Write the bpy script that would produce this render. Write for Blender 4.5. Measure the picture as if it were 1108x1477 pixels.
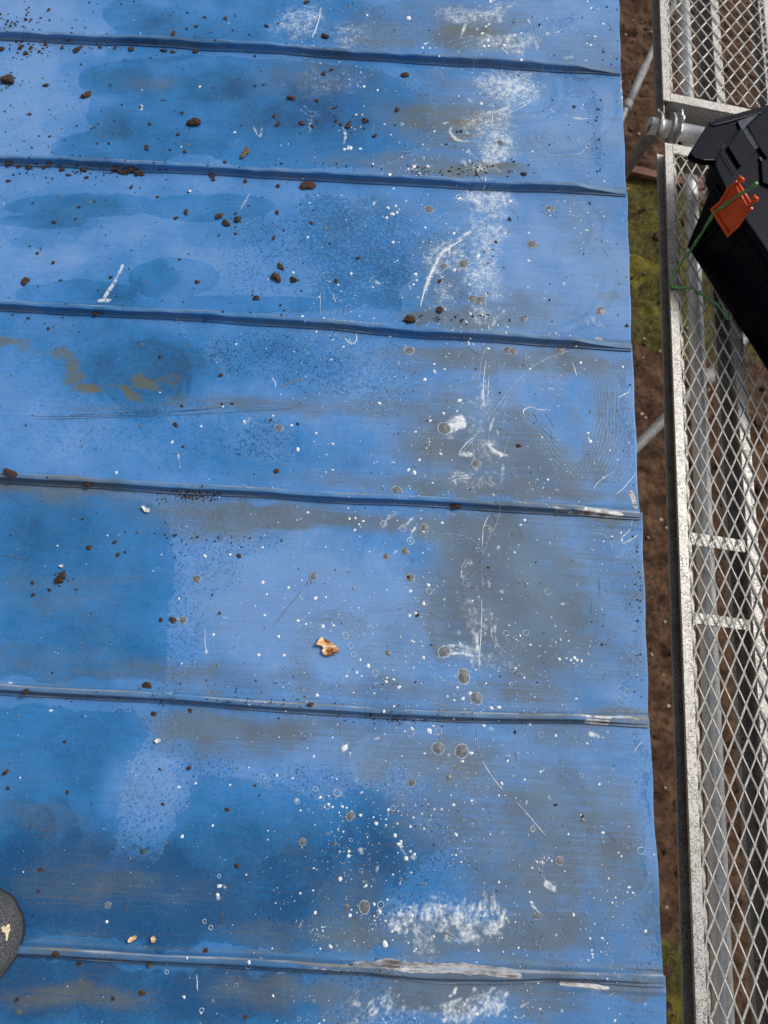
import bpy, bmesh, math, random
import numpy as np
from mathutils import Vector, Matrix
random.seed(7); RNG = np.random.default_rng(7)
S = bpy.context.scene
for o in list(bpy.data.objects): bpy.data.objects.remove(o)

# ------------------------------------------------------------------ camera, world, sun
F = 1109.0; CX, CY = 554.0, 738.5          # focal length and centre of the 1108x1477 photograph
def nrm(v): v = np.array(v, float); return v / np.linalg.norm(v)
vs = nrm([.1, .932, -.3485]); us = nrm([.986, -.136, -.095]); us = nrm(us - us.dot(vs) * vs); ns = np.cross(us, vs)
ur = nrm([.9986, -.053, 0]); vr = nrm([.0497, .9358, -.349]); vr = nrm(vr - vr.dot(ur) * ur); nr = np.cross(ur, vr)
CW = np.array([us, vs, ns])                # camera vectors -> world vectors
HC = 3.6                                   # camera height over the ground
HR = 1.0                                   # camera distance to the roof plane
HD = 1.367                                 # camera height over the scaffold deck
cam_d = bpy.data.cameras.new('camera'); cam = bpy.data.objects.new('camera', cam_d); S.collection.objects.link(cam)
cam_d.sensor_fit = 'VERTICAL'; cam_d.sensor_height = 34.6; cam_d.sensor_width = 34.6 * .75
cam_d.lens = 34.6 * F / 1477.0
cam_d.clip_start = .02; cam_d.clip_end = 200
cam_d.dof.use_dof = True; cam_d.dof.focus_distance = 1.12; cam_d.dof.aperture_fstop = 9.0
M = Matrix.Identity(4)
for r in range(3):
    for c in range(3): M[r][c] = CW[r][c]
M[2][3] = HC
cam.matrix_world = M
S.camera = cam
S.render.resolution_x = 768; S.render.resolution_y = 1024

SUN_EL, SUN_AZ = math.radians(52), math.radians(52)      # azimuth from +Y towards +X
w = bpy.data.worlds.new('World'); S.world = w; w.use_nodes = True
nt = w.node_tree; nt.nodes.clear()
sky = nt.nodes.new('ShaderNodeTexSky'); sky.sky_type = 'NISHITA'; sky.sun_disc = False
sky.sun_elevation = SUN_EL; sky.sun_rotation = SUN_AZ; sky.dust_density = 4.0; sky.air_density = 1.0
hs = nt.nodes.new('ShaderNodeHueSaturation'); hs.inputs['Saturation'].default_value = .38
bg = nt.nodes.new('ShaderNodeBackground'); bg.inputs['Strength'].default_value = .135
wo = nt.nodes.new('ShaderNodeOutputWorld')
nt.links.new(sky.outputs[0], hs.inputs['Color']); nt.links.new(hs.outputs[0], bg.inputs[0]); nt.links.new(bg.outputs[0], wo.inputs[0])
sd = bpy.data.lights.new('sun', 'SUN'); sd.energy = 2.1; sd.angle = math.radians(9); sd.color = (1, .965, .91)
sun = bpy.data.objects.new('sun', sd); S.collection.objects.link(sun)
sdir = Vector((math.sin(SUN_AZ) * math.cos(SUN_EL), math.cos(SUN_AZ) * math.cos(SUN_EL), math.sin(SUN_EL)))
sun.rotation_euler = sdir.to_track_quat('Z', 'Y').to_euler(); sun.location = sdir * 30
S.view_settings.view_transform = 'Standard'; S.view_settings.look = 'None'; S.view_settings.gamma = 1
S.view_settings.exposure = -.12
S.render.engine = 'CYCLES'

# ------------------------------------------------------------------ measuring helpers
def px2roof(x, y, lift=0.0):
    """photo measurement -> coordinates on the roof plane (metres)"""
    x = np.asarray(x, float); y = np.asarray(y, float)
    d = np.stack([(x - CX) / F, -(y - CY) / F, -np.ones_like(x)], -1)
    t = (HR - lift) / (-(d @ nr)); p = d * t[..., None]
    return p @ ur, p @ vr
def px2deck(x, y, h=HD):
    d = np.array([(x - CX) / F, -(y - CY) / F, -1.0]); t = h / (-(d @ ns)); p = d * t
    return float(p @ us), float(p @ vs)

# ------------------------------------------------------------------ object helpers
COL = S.collection
def tag(o, label=None, cat=None, group=None, kind=None):
    if label: o['label'] = label
    if cat: o['category'] = cat
    if group: o['group'] = group
    if kind: o['kind'] = kind
    return o
def empty(name, loc=(0, 0, 0), parent=None):
    o = bpy.data.objects.new(name, None); COL.objects.link(o); o.location = loc; o.empty_display_size = .05
    if parent: o.parent = parent
    return o
def obj(name, verts, faces, mat, parent=None, smooth=False):
    me = bpy.data.meshes.new(name); me.from_pydata([tuple(v) for v in verts], [], faces); me.update()
    me.materials.append(mat)
    if smooth: me.polygons.foreach_set('use_smooth', [True] * len(me.polygons))
    o = bpy.data.objects.new(name, me); COL.objects.link(o)
    if parent: o.parent = parent
    return o
class MB:
    def __init__(s): s.v = []; s.f = []; s.sm = []
    def add(s, v, f, smooth=False):
        n = len(s.v); s.v += [tuple(map(float, q)) for q in v]; s.f += [tuple(i + n for i in q) for q in f]; s.sm += [smooth] * len(f)
    def box(s, x0, x1, y0, y1, z0, z1):
        s.add([(x0,y0,z0),(x1,y0,z0),(x1,y1,z0),(x0,y1,z0),(x0,y0,z1),(x1,y0,z1),(x1,y1,z1),(x0,y1,z1)],
              [(0,3,2,1),(4,5,6,7),(0,1,5,4),(1,2,6,5),(2,3,7,6),(3,0,4,7)])
    def prism(s, pts, z0, z1):
        n = len(pts); a = sum(pts[i][0]*pts[(i+1)%n][1]-pts[(i+1)%n][0]*pts[i][1] for i in range(n))
        if a < 0: pts = pts[::-1]
        z0 = z0 if isinstance(z0, (list, tuple)) else [z0]*n; z1 = z1 if isinstance(z1, (list, tuple)) else [z1]*n
        s.add([(p[0],p[1],z0[i]) for i,p in enumerate(pts)] + [(p[0],p[1],z1[i]) for i,p in enumerate(pts)],
              [tuple(range(n))[::-1], tuple(range(n, 2*n))] + [(i,(i+1)%n,n+(i+1)%n,n+i) for i in range(n)])
    def tube(s, pts, r, seg=16, cap=True, inner=None):
        pts = [Vector(p) for p in pts]; n = len(pts); rr = r if isinstance(r, (list, tuple)) else [r]*n
        V = []; Fc = []; up = None
        for i, p in enumerate(pts):
            t = (pts[min(i+1, n-1)] - pts[max(i-1, 0)]).normalized()
            if up is None:
                up = Vector((0,0,1)) if abs(t.z) < .9 else Vector((1,0,0))
            a = t.cross(up).normalized(); b = a.cross(t).normalized(); up = b
            for k in range(seg):
                th = 2*math.pi*k/seg; V.append(p + a*math.cos(th)*rr[i] + b*math.sin(th)*rr[i])
        for i in range(n-1):
            for k in range(seg): Fc.append((i*seg+k, i*seg+(k+1)%seg, (i+1)*seg+(k+1)%seg, (i+1)*seg+k))
        if cap: Fc += [tuple(range(seg))[::-1], tuple(range((n-1)*seg, n*seg))]
        s.add(V, Fc, True)
    def build(s, name, mat, parent=None, bevel=0):
        me = bpy.data.meshes.new(name); me.from_pydata(s.v, [], s.f); me.update()
        bm = bmesh.new(); bm.from_mesh(me); bmesh.ops.recalc_face_normals(bm, faces=bm.faces)
        for fc, q in zip(bm.faces, s.sm): fc.smooth = q and len(fc.verts) == 4
        if bevel:
            ed = [e for e in bm.edges if len(e.link_faces) == 2 and e.calc_face_angle(0) > .6]
            bmesh.ops.bevel(bm, geom=ed, offset=bevel, segments=2, affect='EDGES', profile=.6)
        bm.to_mesh(me); bm.free(); me.materials.append(mat)
        o = bpy.data.objects.new(name, me); COL.objects.link(o)
        if parent: o.parent = parent
        return o

# ------------------------------------------------------------------ node helper
class NT:
    def __init__(s, name):
        s.m = bpy.data.materials.new(name); s.m.use_nodes = True; s.t = s.m.node_tree; s.t.nodes.clear()
        s.out = s.t.nodes.new('ShaderNodeOutputMaterial'); s.b = s.t.nodes.new('ShaderNodeBsdfPrincipled')
        s.t.links.new(s.b.outputs[0], s.out.inputs[0]); s.tc = s.t.nodes.new('ShaderNodeTexCoord')
    def L(s, a, b):
        if isinstance(a, (int, float)): b.default_value = a
        elif isinstance(a, tuple): b.default_value = a if len(a) == len(b.default_value) else a + (1,)
        else: s.t.links.new(a, b)
    def math(s, op, a, b=0.0, c=0.0, clamp=False):
        n = s.t.nodes.new('ShaderNodeMath'); n.operation = op; n.use_clamp = clamp
        s.L(a, n.inputs[0]); s.L(b, n.inputs[1]); s.L(c, n.inputs[2]); return n.outputs[0]
    def noise(s, scale, detail=3, rough=.55, vec=None, dist=0, out=0):
        n = s.t.nodes.new('ShaderNodeTexNoise'); n.inputs['Scale'].default_value = scale; n.inputs['Detail'].default_value = detail
        n.inputs['Roughness'].default_value = rough; n.inputs['Distortion'].default_value = dist
        s.L(vec if vec is not None else s.tc.outputs['Object'], n.inputs['Vector']); return n.outputs[out]
    def vor(s, scale, vec=None, feat='F1', out='Distance'):
        n = s.t.nodes.new('ShaderNodeTexVoronoi'); n.feature = feat; n.inputs['Scale'].default_value = scale
        s.L(vec if vec is not None else s.tc.outputs['Object'], n.inputs['Vector']); return n.outputs[out]
    def mapv(s, sc, rot=(0,0,0)):
        n = s.t.nodes.new('ShaderNodeMapping'); n.inputs['Scale'].default_value = sc; n.inputs['Rotation'].default_value = rot
        s.L(s.tc.outputs['Object'], n.inputs['Vector']); return n.outputs[0]
    def rng(s, v, a, b, c=0.0, d=1.0, smooth=True):
        n = s.t.nodes.new('ShaderNodeMapRange'); n.interpolation_type = 'SMOOTHSTEP' if smooth else 'LINEAR'
        s.L(v, n.inputs[0]); s.L(a, n.inputs[1]); s.L(b, n.inputs[2]); s.L(c, n.inputs[3]); s.L(d, n.inputs[4]); return n.outputs[0]
    def mix(s, f, a, b, mode='MIX'):
        n = s.t.nodes.new('ShaderNodeMix'); n.data_type = 'RGBA'; n.blend_type = mode
        s.L(f, n.inputs[0]); s.L(a, n.inputs[6]); s.L(b, n.inputs[7]); return n.outputs[2]
    def attr(s, name):
        n = s.t.nodes.new('ShaderNodeAttribute'); n.attribute_name = name; return n
    def sep(s, c):
        n = s.t.nodes.new('ShaderNodeSeparateColor'); s.L(c, n.inputs[0]); return n.outputs
    def bump(s, h, st=.5, dist=.001):
        n = s.t.nodes.new('ShaderNodeBump'); n.inputs['Strength'].default_value = st; n.inputs['Distance'].default_value = dist
        s.L(h, n.inputs['Height']); s.t.links.new(n.outputs[0], s.b.inputs['Normal']); return n
    def set(s, **k):
        for a, v in k.items(): s.L(v, s.b.inputs[a.replace('_', ' ')])
        return s.m

def simple(name, col, rough=.6, metal=0.0, var=.25, scale=60, bump=.2, bd=.001, spec=.5):
    n = NT(name); a = n.noise(scale, 5, .6)
    lo = tuple(c*(1-var) for c in col); hi = tuple(min(1, c*(1+var)) for c in col)
    n.set(Base_Color=n.mix(n.rng(a, .3, .7), lo, hi), Roughness=rough, Metallic=metal)
    n.b.inputs['Specular IOR Level'].default_value = spec
    if bump: n.bump(a, bump, bd)
    return n.m

# ---- the weathered blue paint: masks painted on the sheet (attributes) + procedural detail
def make_paint():
    n = NT('weathered_blue_paint')
    A = n.attr('film'); r1 = n.sep(A.outputs['Color']); Fm, Am, Tm = r1[0], r1[1], r1[2]; Dm = A.outputs['Alpha']
    B = n.attr('marks'); r2 = n.sep(B.outputs['Color']); Wm, Ym, Mm = r2[0], r2[1], r2[2]; Sm = B.outputs['Alpha']
    hi = n.noise(260, 2.5, .55, dist=.3); hi2 = n.noise(110, 4, .6, dist=.5); lo = n.noise(14, 5, .6); lo2 = n.noise(4.5, 4, .55)
    st = n.noise(1, 5, .65, vec=n.mapv((9, 260, 9), (0,0,.01))); st2 = n.noise(1, 3, .5, vec=n.mapv((22, 700, 22), (0,0,-.02)))
    # wet film edge broken into droplets
    nn = n.math('SUBTRACT', n.math('ADD', n.math('MULTIPLY', hi, .62), n.math('MULTIPLY', hi2, .38)), .5)
    fe = n.math('ADD', Fm, n.math('MULTIPLY', n.math('MULTIPLY', nn, n.math('MAXIMUM', Am, .04)), 6.0))
    film = n.rng(fe, .46, .54)
    # single beads of dried film around the broken edge, larger towards it
    wv = n.t.nodes.new('ShaderNodeVectorMath'); wv.operation = 'ADD'
    n.t.links.new(n.tc.outputs['Object'], wv.inputs[0])
    sc_ = n.t.nodes.new('ShaderNodeVectorMath'); sc_.operation = 'SCALE'; sc_.inputs['Scale'].default_value = .006
    n.t.links.new(n.noise(180, 2, .5, out=1), sc_.inputs[0]); n.t.links.new(sc_.outputs[0], wv.inputs[1])
    bead = n.vor(210, vec=wv.outputs[0]); bead2 = n.vor(420, vec=wv.outputs[0])
    gate = n.math('MULTIPLY', n.math('ADD', Fm, .06), n.rng(Am, .05, .3))
    bd = n.rng(n.math('SUBTRACT', n.math('MULTIPLY', gate, .95), bead), -.04, .05)
    bd2 = n.rng(n.math('SUBTRACT', n.math('MULTIPLY', gate, .75), bead2), -.04, .05)
    beads = n.math('MAXIMUM', bd, n.math('MULTIPLY', bd2, .8))
    # and pale breaks inside the film
    pale = n.rng(n.math('SUBTRACT', n.math('MULTIPLY', n.math('SUBTRACT', 1.05, Fm), n.rng(Am, .05, .3)), n.vor(170, vec=wv.outputs[0])), -.05, .05)
    extra = n.math('SUBTRACT', n.math('MULTIPLY', n.math('MULTIPLY', beads, n.math('SUBTRACT', 1.0, film)), .42), n.math('MULTIPLY', n.math('MULTIPLY', pale, film), .30))
    tone = n.math('ADD', n.math('ADD', Tm, n.math('ADD', extra, n.math('MULTIPLY', film, .215))), n.math('MULTIPLY', n.math('SUBTRACT', lo, .5), .55))
    tone = n.math('ADD', tone, n.math('MULTIPLY', n.math('SUBTRACT', lo2, .5), .35))
    tone = n.math('ADD', tone, n.math('MULTIPLY', n.math('SUBTRACT', st, .5), .22))
    tone = n.math('ADD', tone, n.math('MULTIPLY', n.math('SUBTRACT', hi2, .5), .30)); tone = n.math('ADD', tone, n.math('MULTIPLY', n.math('SUBTRACT', hi, .5), .22))
    cr = n.t.nodes.new('ShaderNodeValToRGB'); e = cr.color_ramp.elements
    e[0].position = 0; e[0].color = (.150, .300, .575, 1); e[1].position = 1; e[1].color = (.009, .075, .20, 1)
    for p, c in ((.28, (.078, .235, .53, 1)), (.55, (.030, .178, .44, 1)), (.8, (.015, .125, .31, 1))):
        x = e.new(p); x.color = c
    n.L(tone, cr.inputs[0]); col = cr.outputs[0]
    # sudden bright cobalt where the paint is fresh
    cob = n.rng(n.math('MULTIPLY', n.noise(26, 4, .6), n.rng(Am, 0, .5)), .5, .56)
    col = n.mix(n.math('MULTIPLY', cob, .16), col, (.03, .17, .56))
    # dirt: grey film with wiping lines
    dn = n.math('ADD', Dm, n.math('MULTIPLY', n.math('SUBTRACT', st, .5), n.math('ADD', n.math('MULTIPLY', Dm, 1.1), .28)))
    dn = n.math('ADD', dn, n.math('MULTIPLY', n.math('SUBTRACT', n.noise(40, 6, .7), .52), n.math('ADD', n.math('MULTIPLY', Dm, .9), .22)))
    dn = n.math('ADD', dn, n.math('MULTIPLY', n.math('SUBTRACT', st2, .5), n.math('ADD', n.math('MULTIPLY', Dm, .35), .06)))
    dirt = n.rng(dn, .04, 1.15, 0, .80)
    dcol = n.mix(n.rng(n.noise(11, 4, .6), .35, .65), (.115, .155, .19), (.105, .110, .094))
    col = n.mix(dirt, col, dcol)
    fine = n.noise(700, 2, .6); col = n.mix(n.rng(fine, .55, .8, 0, .35), col, (.24, .33, .48)); col = n.mix(n.rng(fine, .45, .2, 0, .4), col, (.02, .06, .14))
    tl = n.rng(n.math('ABSOLUTE', n.math('SUBTRACT', fe, .56)), .05, .0); col = n.mix(n.math('MULTIPLY', n.math('MULTIPLY', tl, n.rng(Am, .03, .12)), .35), col, (.012, .07, .2))
    # fine grit ground into the paint
    sp = n.rng(n.vor(330), .09, .04); spm = n.rng(n.noise(30, 3, .6), .5, .66)
    col = n.mix(n.math('MULTIPLY', n.math('MULTIPLY', sp, spm), .6), col, (.05, .05, .05))
    # droplet rims
    rim = n.math('MULTIPLY', n.rng(n.math('ABSOLUTE', n.math('SUBTRACT', fe, .44)), .09, .0), n.rng(Am, .03, .2))
    col = n.mix(n.math('MULTIPLY', rim, .22), col, (.24, .36, .56))
    # ochre stain, bare metal, chalky smears
    col = n.mix(n.rng(n.math('ADD', Ym, n.math('MULTIPLY', n.math('SUBTRACT', hi2, .5), n.math('MULTIPLY', Ym, 1.6))), .05, .85, 0, .78), col, (.135, .118, .022))
    met = n.rng(n.math('ADD', Mm, n.math('MULTIPLY', n.math('SUBTRACT', hi2, .5), n.rng(Mm, .02, .3, 0, 1.1))), .42, .52)
    mcol = n.mix(n.rng(n.noise(70, 4, .6), .4, .62), (.115, .092, .085), (.40, .385, .38))
    mst = n.rng(n.noise(1, 4, .6, vec=n.mapv((20, 400, 100))), .42, .62)
    mcol = n.mix(n.math('MULTIPLY', mst, .5), mcol, (.62, .62, .62))
    col = n.mix(met, col, mcol)
    me_ = n.math('MULTIPLY', n.rng(n.math('ABSOLUTE', n.math('SUBTRACT', Mm, .5)), .42, .12), met)
    col = n.mix(n.math('MULTIPLY', me_, n.rng(n.noise(90, 3), .42, .62, 0, .6)), col, (.62, .62, .62))
    wn = n.math('ADD', Wm, n.math('MULTIPLY', n.math('SUBTRACT', n.math('ADD', n.math('MULTIPLY', hi, .5), n.math('MULTIPLY', n.noise(120, 5, .7), .5)), .5), n.rng(Wm, .02, .4, 0, 2.1)))
    white = n.rng(n.math('MULTIPLY', wn, n.rng(n.noise(75, 5, .75), .32, .6, .35, 1.0)), .10, 1.0, 0, .93)
    col = n.mix(white, col, (.74, .79, .81))
    # worn edges of the folded seam
    wear = n.rng(n.math('MULTIPLY', Sm, n.math('ADD', .25, n.math('ADD', n.math('MULTIPLY', st, .9), n.math('MULTIPLY', hi2, .5)))), .55, .9, 0, .85)
    col = n.mix(wear, col, n.mix(n.rng(lo, .4, .6), (.20, .19, .17), (.30, .36, .44)))
    rough = n.math('ADD', n.math('ADD', .36, n.math('MULTIPLY', dirt, .3)), n.math('MULTIPLY', white, .25))
    rough = n.math('ADD', rough, n.math('MULTIPLY', film, -.06))
    h = n.math('ADD', n.math('ADD', n.math('MULTIPLY', film, .35), n.math('MULTIPLY', extra, .7)), n.math('ADD', n.math('MULTIPLY', n.noise(500, 3, .6), .22), n.math('MULTIPLY', dirt, .2)))
    h = n.math('ADD', h, n.math('ADD', n.math('MULTIPLY', white, .4), n.math('MULTIPLY', st, .3)))
    n.set(Base_Color=col, Roughness=rough, Metallic=n.math('MULTIPLY', met, .35))
    n.b.inputs['Specular IOR Level'].default_value = .30
    n.bump(h, .35, .0009)
    return n.m
PAINT = make_paint()

def make_galv(name, base, dark, pit=.5, metal=.55, rough=.5, sc=1.0):
    n = NT(name)
    a = n.noise(45*sc, 6, .7); v = n.vor(160*sc, out='Color'); vv = n.sep(v)[0]
    p = n.rng(n.noise(330*sc, 2, .7), .49, .58); p2 = n.rng(n.noise(22*sc, 4, .65), .3, .6, .25)
    col = n.mix(n.rng(a, .25, .75), dark, base)
    col = n.mix(n.math('MULTIPLY', vv, .25), col, tuple(min(1, c*1.25) for c in base))
    col = n.mix(n.math('MULTIPLY', n.math('MULTIPLY', p, p2), pit), col, (.09, .08, .07))
    rust = n.rng(n.noise(9*sc, 5, .7), .66, .78)
    col = n.mix(n.math('MULTIPLY', rust, .45), col, (.16, .10, .06))
    n.set(Base_Color=col, Metallic=metal, Roughness=n.rng(a, .2, .8, rough-.1, rough+.15))
    n.bump(n.math('ADD', a, n.math('MULTIPLY', p, -.6)), .3, .0008)
    return n.m
GALV = make_galv('galvanised_steel', (.52, .505, .48), (.29, .275, .255), .85, .5, .5)
GALV2 = make_galv('galvanised_steel_clean', (.84, .86, .88), (.62, .64, .66), .3, .4, .33)
WIRE = make_galv('galvanised_mesh', (.58, .56, .52), (.36, .345, .315), .5, .3, .5)
RUBBER = simple('black_rubber', (.018, .018, .02), .6, 0, .3, 80, .2)
PLASTIC = simple('black_plastic', (.0028, .0042, .0105), .24, 0, .3, 30, .12, .0004, .07)
PLASTIC2 = simple('lighter_black_plastic', (.03, .04, .058), .42, 0, .5, 90, .4, .0008, .2)  # lighter tone for the lid's rim bead, groove strip and edge lines
ORANGE = simple('orange_plastic', (.80, .085, .006), .34, 0, .16, 40, .2, .0006, .5)
STRING = simple('green_twine', (.15, .36, .13), .7, 0, .35, 260, .8, .001)

# ------------------------------------------------------------------ paint map of the roof (2D array in roof metres)
RS = .0013; A0, A1, B0, B1 = -.82, .46, -.30, 1.45
NA, NB = int((A1-A0)/RS), int((B1-B0)/RS)
MAP = np.zeros((8, NB, NA), np.float32)     # film F, broken A, tone T, dirt D, white W, ochre Y, metal M, wear S
cF, cA, cT, cD, cW, cY, cM, cS = range(8)
aa = A0 + (np.arange(NA)+.5)*RS; bb = B0 + (np.arange(NB)+.5)*RS
GA, GB = np.meshgrid(aa, bb)
def vnoise(scale, seed):
    r = np.random.default_rng(seed); n = 64; g = r.random((n, n)).astype(np.float32)
    x = (GA*scale) % n; y = (GB*scale) % n; xi = x.astype(int); yi = y.astype(int); fx = x-xi; fy = y-yi
    fx = fx*fx*(3-2*fx); fy = fy*fy*(3-2*fy); x1 = (xi+1) % n; y1 = (yi+1) % n
    return (g[yi, xi]*(1-fx)+g[yi, x1]*fx)*(1-fy)+(g[y1, xi]*(1-fx)+g[y1, x1]*fx)*fy
WX = (vnoise(35, 1)-.5)*.016 + (vnoise(110, 2)-.5)*.005; WY = (vnoise(35, 3)-.5)*.016 + (vnoise(110, 4)-.5)*.005
def put(ch, sl, m, val, mode):
    t = MAP[ch][sl]
    if mode == 'add': t += m*val
    elif mode == 'max': np.maximum(t, m*val, out=t)
    else: t *= (1-m); t += m*val
def win(x0, x1, y0, y1):
    i0 = max(0, int((x0-A0)/RS)); i1 = min(NA, int((x1-A0)/RS)+1); j0 = max(0, int((y0-B0)/RS)); j1 = min(NB, int((y1-B0)/RS)+1)
    return (slice(j0, max(j0, j1)), slice(i0, max(i0, i1)))
def mmpx(x, y):
    a, b = px2roof(np.array([x, x+1.]), np.array([y, y])); a2, b2 = px2roof(np.array([x, x]), np.array([y, y+1.]))
    return .5*(abs(a[1]-a[0]) + abs(b2[1]-b2[0]))
def blob(ch, x, y, rx, ry, val=1., ang=0, soft=.6, mode='add', warp=1.):
    c = px2roof(x, y); k = mmpx(x, y); R = max(rx, ry)*k*1.6+.02
    sl = win(c[0]-R, c[0]+R, c[1]-R, c[1]+R); 
    dx = GA[sl]-c[0]+WX[sl]*warp; dy = GB[sl]-c[1]+WY[sl]*warp; t = math.radians(ang)
    u = (dx*math.cos(t)+dy*math.sin(t))/(rx*k); v = (-dx*math.sin(t)+dy*math.cos(t))/(ry*k)
    d = np.sqrt(u*u+v*v); m = np.clip((1+soft/2-d)/soft, 0, 1); m = m*m*(3-2*m)
    put(ch, sl, m, val, mode)
def segd(sl, P, warp=0.):
    X = GA[sl]+WX[sl]*warp; Y = GB[sl]+WY[sl]*warp; best = None; tt = None; L = 0; cum = [0]
    for i in range(len(P)-1): cum.append(cum[-1]+math.hypot(P[i+1][0]-P[i][0], P[i+1][1]-P[i][1]))
    tot = cum[-1] or 1
    for i in range(len(P)-1):
        ax, ay = P[i]; bx, by = P[i+1]; dx, dy = bx-ax, by-ay; q = dx*dx+dy*dy+1e-12
        t = np.clip(((X-ax)*dx+(Y-ay)*dy)/q, 0, 1); d = np.hypot(X-ax-t*dx, Y-ay-t*dy); s = (cum[i]+t*math.sqrt(q))/tot
        if best is None: best, tt = d, s
        else: k = d < best; best = np.where(k, d, best); tt = np.where(k, s, tt)
    return best, tt
def poly(ch, pts, val=1., soft=10, mode='add', warp=1.):
    a, b = px2roof([p[0] for p in pts], [p[1] for p in pts]); P = list(zip(a, b)); k = mmpx(np.mean([p[0] for p in pts]), np.mean([p[1] for p in pts]))
    g = soft*k+.015; sl = win(min(a)-g, max(a)+g, min(b)-g, max(b)+g)
    X = GA[sl]+WX[sl]*warp; Y = GB[sl]+WY[sl]*warp; ins = np.zeros(X.shape, bool)
    for i in range(len(P)):
        x0, y0 = P[i]; x1, y1 = P[(i+1) % len(P)]
        if y0 == y1: continue
        c = ((y0 > Y) != (y1 > Y)) & (X < (x1-x0)*(Y-y0)/(y1-y0)+x0); ins ^= c
    d, _ = segd(sl, P+[P[0]], warp); d = np.where(ins, d, -d)
    m = np.clip(.5+d/(soft*k), 0, 1); m = m*m*(3-2*m); put(ch, sl, m, val, mode)
def smoothpts(pts, n=6):
    if len(pts) < 3: return pts
    P = [pts[0]]+list(pts)+[pts[-1]]; out = []
    for i in range(1, len(P)-2):
        p0, p1, p2, p3 = [np.array(q, float) for q in P[i-1:i+3]]
        for k in range(n):
            t = k/n; out.append(tuple(.5*((2*p1)+(-p0+p2)*t+(2*p0-5*p1+4*p2-p3)*t*t+(-p0+3*p1-3*p2+p3)*t**3)))
    out.append(tuple(map(float, pts[-1]))); return out
def stroke(ch, pts, w, val=1., soft=.8, mode='add', comb=0, warp=.3, fade=(.12, .12), combw=.5):
    pts = smoothpts(pts); a, b = px2roof([p[0] for p in pts], [p[1] for p in pts]); P = list(zip(a, b)); k = mmpx(*pts[len(pts)//2])
    W = w*k; sl = win(min(a)-W-.01, max(a)+W+.01, min(b)-W-.01, max(b)+W+.01)
    d, s = segd(sl, P, warp); m = np.clip((1-d/W)/soft, 0, 1); m = m*m*(3-2*m)
    if fade[0]: m = m*np.clip(s/fade[0], 0, 1)
    if fade[1]: m = m*np.clip((1-s)/fade[1], 0, 1)
    if comb:
        # signed side for lines running along the stroke
        sg = d/W*comb*1.7*math.pi + (vnoise(60, 9)[sl]-.5)*3.5 + (vnoise(22, 19)[sl]-.5)*5
        m = m*(1-combw+combw*np.cos(sg+s*2))
    put(ch, sl, m, val, mode)

# ------------------------------------------------------------------ the seams and the eave edge, measured
SEAMS_PX = [[(0,52),(450,76),(890,104)], [(0,231),(450,255),(900,276)], [(0,441),(300,457),(600,479),(908,498)],
            [(0,688),(450,714),(920,739)], [(0,991),(250,1004),(560,1027),(935,1036)], [(0,1363),(450,1389),(700,1398),(953,1406)]]
SB = []
for s_ in SEAMS_PX:
    a, b = px2roof([p[0] for p in s_], [p[1] for p in s_]); SB.append((a, b))
def seam_b(i, a):
    if i < 0: return seam_b(0, a)+.28*(-i)
    if i > 5: return seam_b(5, a)-.285*(i-5)
    return np.interp(a, SB[i][0], SB[i][1]) + .0006*np.sin(np.asarray(a)*23+i*2)
EDGE_PX = [[(891,-90),(894,100)], [(896,112),(902,270)], [(904,281),(910,496)], [(912,503),(921,735)], [(926,742),(929,850),(935,1033)],
           [(937,1041),(944,1200),(950,1290),(954,1402)], [(958,1409),(961,1500)]]
EB = []
for e_ in EDGE_PX:
    a, b = px2roof([p[0] for p in e_], [p[1] for p in e_]); o_ = np.argsort(b); EB.append((b[o_], a[o_]))
def edge_a(p, b): return np.interp(b, EB[p][0], EB[p][1]) + .0006*np.sin(np.asarray(b)*60+p)
def zf(a, b):
    a = np.asarray(a, float); b = np.asarray(b, float)
    return .0010*np.sin(a*9+b*4)+.0008*np.sin(b*23+a*5+1)+.0006*np.sin(a*31-b*13)+.0003*np.sin(a*70+b*50)

# ---- general cast of the sheets
MAP[cT] += .30; MAP[cD] += .15
MAP[cT] += (vnoise(9, 11)-.5)*.16; MAP[cD] += (vnoise(14, 12)-.5)*.20+(vnoise(45, 13)-.5)*.14; MAP[cT] += (vnoise(40, 14)-.5)*.12
MAP[cD] += .20*np.clip((GA-.0)/.18, 0, 1)*(.6+.8*vnoise(6, 15))+.06*np.clip((.45-GB)/.2, 0, 1)
# film (dark, wet-looking coat): polygons in photograph measurements
def film(pts, v=1., soft=6): poly(cF, pts, v, soft, 'max')
def broken(x, y, rx, ry, v=.35, ang=0):
    blob(cA, x, y, rx, ry, v, ang, .9, 'max')
    if v > .19: blob(cF, x, y, rx, ry, .14+.36*v, ang, .9, 'max')
def tone(x, y, rx, ry, v, ang=0, soft=1.): blob(cT, x, y, rx, ry, v, ang, soft)
def dirt(x, y, rx, ry, v, ang=0, soft=1.1): blob(cD, x, y, rx, ry, v, ang, soft)
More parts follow.
